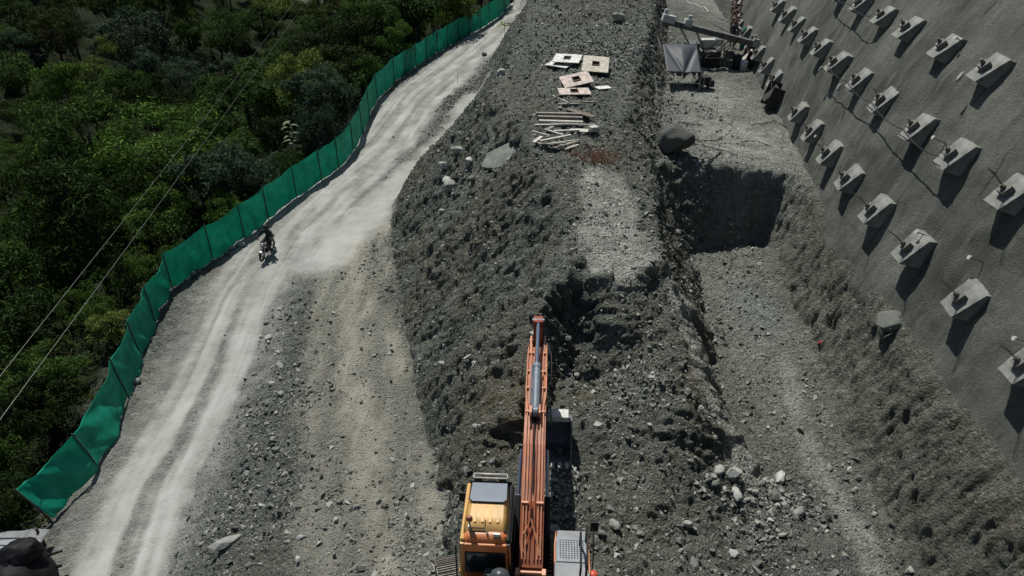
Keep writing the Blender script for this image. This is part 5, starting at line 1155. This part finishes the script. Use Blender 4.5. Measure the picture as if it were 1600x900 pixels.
for (x, y, z) in cn: MB().tube([(x, y, rz_(x, y) - .2), (x, y, z + .1)], .025, 6).build('pole', M_WORN, AW)
nn = 24; s_, t_ = np.meshgrid(np.linspace(0, 1, nn + 1), np.linspace(0, 1, nn + 1)); C4 = np.array(cn)
Pn = (C4[0] * (1 - s_)[..., None] + C4[1] * s_[..., None]) * (1 - t_)[..., None] + (C4[3] * (1 - s_)[..., None] + C4[2] * s_[..., None]) * t_[..., None]
# folded plane: valley along two lines that meet at the middle of the low edge
dl = (s_ - .52) + t_ * .48; dr = (.52 - s_) + t_ * .48
Pn[..., 2] += -.20 * np.exp(-(dl / .05) ** 2) * (1 - t_) - .20 * np.exp(-(dr / .05) ** 2) * (1 - t_) + .22 * np.clip(np.minimum(dl, dr) * 3, 0, 1) * (t_ * (1 - t_) * 4) * (s_ * .8 + .2)
iq = np.arange((nn + 1) ** 2).reshape(nn + 1, nn + 1); ta = link('tarpaulin', np_mesh('tarpaulin', Pn.reshape(-1, 3), quads(iq)[:, ::-1], True), M_TARP, AW); md = ta.modifiers.new('t', 'SOLIDIFY'); md.thickness = .01
for i in range(5):
    x = -.9 + i * .4; m = MB(); m.add([(x, -.03, .93), (x + .4, -.03, .93), (x + .3, -.05, .93 - .12 - .12 * (i % 2)), (x + .08, -.05, .88 - .1 * (i % 3))], [(0, 1, 2, 3)]); o = m.build('valance', M_TARP, AW); md = o.modifiers.new('t', 'SOLIDIFY'); md.thickness = .01
m = MB(); m.tube([(-.98, 0, .35), (.95, -.05, .32)], .03, 6); m.build('cross_bar', M_WORN, AW)
pk = P(1039, 92); tag(MB().tube([pk + Vector((0, 0, -.1)), pk + Vector((-.5, .9, 1.2))], .06, 7).build('leaning_post', M_WHITE), 'short pale post leaning beside the left side of the awning', 'post')
ge = P(1099, 138); GE = empty('generator', ge, R(10), 'small dark wheeled generator to the right of the awning', 'generator')
m = MB(); m.box((0, 0, .5), (.5, .7, .4)); m.build('engine_block', M_BLACK, GE, .03); m = MB(); m.box((.32, -.1, .3), (.35, .4, .35)); m.build('battery_box', M_BLACK, GE, .02)
for sx in (-1, 1): m = MB(); m.tube([(sx * .3, .25, .2), (sx * .36, .25, .2)], .2, 16); m.build('wheel', M_TYRE, GE)
m = MB(); m.tube([(-.2, -.35, .1), (-.2, -.35, .75), (.2, -.35, .75), (.2, -.35, .1)], .02, 6); m.build('frame', M_RIGL, GE)
# drilling rig: mast lies across, pointing at the wall
rg0 = P(1105, 106); rg0.y += .9; rg0.z = float(height(rg0.x, rg0.y)); RG = empty('drilling_rig', rg0, 0, 'crawler drilling rig with its long mast lying across and pointing at the wall', 'drilling rig')
for sy in (-.75, .75):
    t_ = empty('track', (-.2, sy, 0)); t_.parent = RG; m = MB()
    out = [(-1.1 + .28 * math.cos(a), .3 + .28 * math.sin(a)) for a in np.linspace(math.pi / 2, 3 * math.pi / 2, 8)] + [(1.1 + .28 * math.cos(a), .3 + .28 * math.sin(a)) for a in np.linspace(-math.pi / 2, math.pi / 2, 8)]
    n_ = len(out); m.add([(x, -.16, z) for x, z in out] + [(x, .16, z) for x, z in out], [(i, (i + 1) % n_, n_ + (i + 1) % n_, n_ + i) for i in range(n_)] + [tuple(range(n_)), tuple(range(2 * n_ - 1, n_ - 1, -1))]); m.build('belt', M_BLACK, t_)
    for x in (-1.1, 1.1): m = MB(); m.tube([(x, -.2, .3), (x, .2, .3)], .2, 16); m.build('sprocket', M_RIG, t_)
m = MB(); m.box((-.2, 0, .75), (2.1, 1.2, .3)); m.box((-.9, .1, 1.1), (.8, 1.0, .5)); m.build('chassis', M_RIG, RG, .03)
m = MB(); m.box((.2, .5, 1.2), (.9, .6, .55)); m.build('engine_cover', M_WHITE, RG, .08); m = MB(); m.tube([(.55, .85, 1.25), (1.25, .95, 1.2)], .3, 18); m.build('air_tank', M_WHITE, RG, 0, True)
Lm, Rm_ = Vector((-3.1, -.6, 2.75)), Vector((3.0, -.75, 1.35)); dm = (Rm_ - Lm).normalized(); MA = empty('mast', (0, 0, 0)); MA.parent = RG
upm = Vector((0, 0, 1)); upm = (upm - dm * upm.dot(dm)).normalized(); sm_ = dm.cross(upm); MM = Matrix((dm, sm_, upm)).transposed().to_4x4(); MM.translation = Lm; LL = (Rm_ - Lm).length
def mb_m(): m = MB(); m.M = MM; return m
m = mb_m(); m.box((LL / 2, -.16, 0), (LL, .05, .3)); m.box((LL / 2, .16, 0), (LL, .05, .3)); m.box((LL / 2, 0, -.1), (LL, .3, .04)); m.build('mast_channel', M_RIG, MA, .008)
m = mb_m(); m.box((LL / 2, -.17, .17), (LL, .1, .04)); m.box((LL / 2, .17, .17), (LL, .1, .04)); m.build('guide_rail', M_RIGL, MA)
m = mb_m(); m.tube([(1.9, 0, .12), (LL + .5, 0, .12)], .05, 10); m.build('drill_rod', M_WORN, MA, 0, True)
m = mb_m(); m.box((1.6, 0, .25), (.5, .44, .4)); m.tube([(1.6, 0, .45), (1.6, 0, .7)], .14, 12); m.build('rotary_head', M_WHITE, MA, .03)
m = mb_m(); m.box((.35, 0, .2), (.8, .5, .45)); m.box((.1, -.1, .5), (.25, .25, .4)); m.build('top_housing', M_WHITE, MA, .05)
m = mb_m(); m.box((LL - .25, 0, .1), (.35, .5, .45)); m.tube([(LL - .6, .2, .25), (LL - .6, .2, .5)], .11, 10); m.tube([(LL - .3, -.1, .3), (LL - .3, -.1, .52)], .1, 10); m.build('rod_clamp', M_RIGL, MA, .02)
for a, b_ in (((-.2, -.3, .9), (-.9, -.6, 2.1)), ((.6, -.3, .9), (1.2, -.65, 1.6)), ((-1.1, -.2, 1.2), (-1.9, -.6, 2.3))): m = MB(); m.tube([a, b_], .06, 10); m.build('lift_cylinder', M_RIGL, RG, 0, True)
qr = random.Random(4)
for i in range(9):
    a = Vector((qr.uniform(-1.5, 1.2), qr.uniform(-.9, -.3), qr.uniform(.7, 1.1))); c = Vector((qr.uniform(-1.8, 2.2), -.8, qr.uniform(1.2, 1.8))); mid_ = (a + c) / 2 + Vector((0, -.25, qr.uniform(-.6, -.2)))
    m = MB(); m.tube([a, a.lerp(mid_, .6), mid_, mid_.lerp(c, .5), c], .025, 6); m.build('hydraulic_hose', M_BLACK, RG, 0, True)
m = MB(); m.box((1.3, -.75, .75), (.5, .35, .5)); m.tube([(1.1, -.95, .55), (1.1, -.95, 1.15)], .03, 6); m.build('control_panel', M_RIG, RG, .02)
for x in (1.6, -1.6): m = MB(); m.tube([(x, -.8, -.05), (x, -.8, .9)], .05, 8); m.box((x, -.8, 0), (.3, .3, .05)); m.build('jack', M_RIGL, RG)
def drum(px, py, r, h, m_, name, lb, cat, lid=True):
    p = P(px, py); r_ = empty(name, p, 0, lb, cat); m = MB(); m.lathe([(r * .94, -.05), (r, .0), (r, h * .48), (r * 1.03, h * .5), (r, h * .52), (r, h * .95), (r * .9, h)], (0, 0, 0), 18); m.build('body', m_, r_, 0, True)
    m = MB(); m.lathe([(r * .35, h), (r * .35, h * 1.06)], (0, 0, 0), 12); m.build('lid', M_BLACK, r_)
drum(1150, 108, .26, .85, M_BLACK, 'drum', 'black drum standing in front of the drilling rig', 'drum'); drum(1161, 110, .24, .6, M_WHITE, 'canister', 'white plastic canister beside the black drum', 'canister'); drum(1132, 100, .27, .7, M_RIGL, 'drum', 'pale drum standing left of the black one', 'drum')
M_GRN = mat('green_plastic', (.0, .16, .075), .5); drum(1161, 73, .24, 1.2, M_GRN, 'barrel', 'tall green barrel behind the rig mast near the wall', 'barrel')
drum(1167, 100, .2, .5, M_RUST, 'bucket', 'small rusty bucket right of the white canister', 'bucket')
for px, py, lx, ly, lz, rr0, lb in ((1112, 100, .8, .4, .35, .2, 'dark tool chest under the rig mast'), (1138, 104, .5, .35, .3, -.3, 'small dark crate between the drums'), (1172, 93, .5, .8, .5, .1, 'tilted pale crate at the foot of the wall by the mast')):
    p = P(px, py); r_ = empty('crate', p, rr0, lb, 'crate'); m = MB(); m.box((0, 0, lz / 2), (lx, ly, lz)); m.build('box', M_RIG if 'dark' in lb else M_RIGL, r_, .02); m = MB(); m.box((0, 0, lz + .02), (lx * 1.04, ly * 1.04, .04)); m.build('lid', M_RIG if 'dark' in lb else M_WHITE, r_, .01)
# stack of rusty frames against the wall, behind the rig
fr0 = P(1150, 60)
for i in range(5):
    r_ = empty('steel_frame', fr0 + Vector((.25 * i, .9 * i - .2, .1 + .3 * i)), R(-18 + 6 * i), ['nearest of the rusty frames heaped against the wall', 'second rusty frame of the heap, tilted back', 'middle rusty frame of the heap against the wall', 'fourth rusty frame of the heap, high up', 'topmost rusty frame of the heap against the wall'][i], 'steel frame', 'rusty frames heaped behind the drilling rig'); r_.rotation_euler = (.3 - .15 * i, .25, R(-18 + 6 * i))
    for z in (.1, .8): m = MB(); [m.box((0, sy * .35, z), (1.3, .1, .1)) for sy in (-1, 1)]; [m.box((sx * .6, 0, z), (.1, .6, .1)) for sx in (-1, 1)]; m.build('ring', M_RUST, r_)
    for sx in (-1, 1):
        for sy in (-1, 1): m = MB(); m.box((sx * .6, sy * .35, .45), (.09, .09, .62)); m.build('upright', M_RUST, r_)
    m = MB(); m.box((.1, 0, .5), (.7, .45, .45), Matrix.Rotation(.3, 3, 'Y')); m.build('casting', M_RUST if i % 2 else M_RIGL, r_, .03)
    m = MB(); m.tube([(-.7, -.2, .3 + .1 * i), (-2.2 + .3 * i, -.1, .5)], .035, 6); m.build('rod', M_RIGL, r_)
wk = P(1143, 74)
SJ = dict(pelvis=(0, 0, .95), belly=(0, .01, 1.1), chest=(0, .02, 1.32), neck=(0, .02, 1.47), chin=(0, .04, 1.53), head=(0, .05, 1.62), crown=(0, .04, 1.70), shl=(-.18, .02, 1.38), ell=(-.24, .05, 1.12), wrl=(-.20, .25, 1.02), pal=(-.19, .30, 1.02), shr=(.18, .02, 1.38), elr=(.26, .0, 1.12), wrr=(.25, .14, .92), par=(.25, .17, .87), hil=(-.10, 0, .92), knl=(-.11, .03, .5), anl=(-.11, 0, .09), tol=(-.12, .14, .04), hir=(.10, 0, .92), knr=(.12, .03, .5), anr=(.13, -.02, .09), tor=(.14, .12, .04))
person('person', wk, R(170), SJ, M_CLOTHB, 'worker in dark clothes standing behind the rig mast')
for i, (a, b_, lb) in enumerate((((1209, 12, 9.2), (1178, 72, 10.2), 'long pale pipe lying slanted along the wall foot, upper'), ((1200, 22, 9.6), (1172, 78, 10.3), 'long pale pipe lying slanted along the wall foot, lower'))):
    tag(MB().tube([U(*a), U(*b_)], .05, 8).build('pipe', M_RIGL, smooth=True), lb, 'pipe')

# ------------------------------------------------------------------ lower left corner: white sheet roof and black covered heap
hp = Vector(U(38, 905, 17.3)); hp.z = float(height(hp.x, hp.y)); HPp = empty('covered_heap', hp, R(20), 'rounded heap under black plastic sheeting in the lower left corner', 'heap')
def lump(c, r, seed, par, nm, m_, scale=(1, 1, 1)):
    bm = bmesh.new(); bmesh.ops.create_icosphere(bm, subdivisions=4, radius=1)
    co = np.array([v.co[:] for v in bm.verts]); n = fbm(co[:, 0] * 1.6 + seed, co[:, 1] * 1.6, co[:, 2] * 1.6, 4, seed) * .16 + fbm(co[:, 0] * 5 + seed, co[:, 1] * 5, co[:, 2] * 5, 2, seed, True) * .03
    for v, k in zip(bm.verts, n): v.co = Vector((v.co.x * r * scale[0], v.co.y * r * scale[1], v.co.z * r * scale[2])) * (1 + k) + Vector(c)
    me = bpy.data.meshes.new(nm); bm.to_mesh(me); bm.free(); me.polygons.foreach_set('use_smooth', [True] * len(me.polygons)); return link(nm, me, m_, par)
M_BPL = mat('black_plastic_sheet', (.006, .006, .007), .6, 0, .3, 4, bump=.3, spec=.15)
lump((-.15, -.1, .35), .95, 3, HPp, 'sheeting', M_BPL, (1, 1.1, 1)); lump((.05, .25, 1.25), .52, 9, HPp, 'hood', M_BPL, (1.15, .9, .8))
m = MB(); m.tube([(.3, .2, .9), (.75, .45, .75), (.95, .5, .72)], .05, 6, .03); m.build('loose_end', M_BPL, HPp, 0, True); m = MB(); m.tube([(.35, .1, .5), (.75, .2, .45), (.9, .2, .45)], .06, 6, .04); m.build('loose_end', M_BPL, HPp, 0, True)
sh = Vector(U(20, 850, 16.9)); SH = empty('sheet_roof', sh, R(8), 'low pale sheet roof behind the black covered heap', 'shelter')
m = MB(); nn = 16
for j in range(2):
    pass
xs = np.linspace(-2.4, .6, 31); vs_ = [(x, y, .05 * math.sin(x * 9) * .4 - .1 * max(0, x) ** 2 * 2 + yy * -.15) for yy, y in enumerate((-1.0, -.2, .75)) for x in xs]
m.add(vs_, [(i * 31 + k, i * 31 + k + 1, (i + 1) * 31 + k + 1, (i + 1) * 31 + k) for i in range(2) for k in range(30)]); o = m.build('roof_sheet', M_SHEETW, SH, 0, True); md = o.modifiers.new('t', 'SOLIDIFY'); md.thickness = .02
m = MB(); m.tube([(-2.4, .35, .02), (-1.2, .3, .03), (.1, .2, .0)], .05, 6, .02); m.build('dark_strap', M_CLOTHB, SH)
for x, y in ((-2.2, -.8), (.35, -.8), (.35, .6), (-2.2, .6)):
    gz = float(height(sh.x + x, sh.y + y)) - sh.z; m = MB(); m.tube([(x, y, gz - .2), (x, y, -.1)], .04, 6); m.build('post', M_POST, SH)
# red paint mark on the bank and a red rag on the pit slope
p = P(1281, 536); o = MB().box((0, 0, 0), (.16, .05, .1)).build('red_rag', mat('red_cloth', (.5, .05, .06), .8, var=.3)); o.location = p + Vector((0, 0, .04)); o.rotation_euler = (.5, -.6, .3); tag(o, 'small red rag on the dug bank below the wall', 'rag')
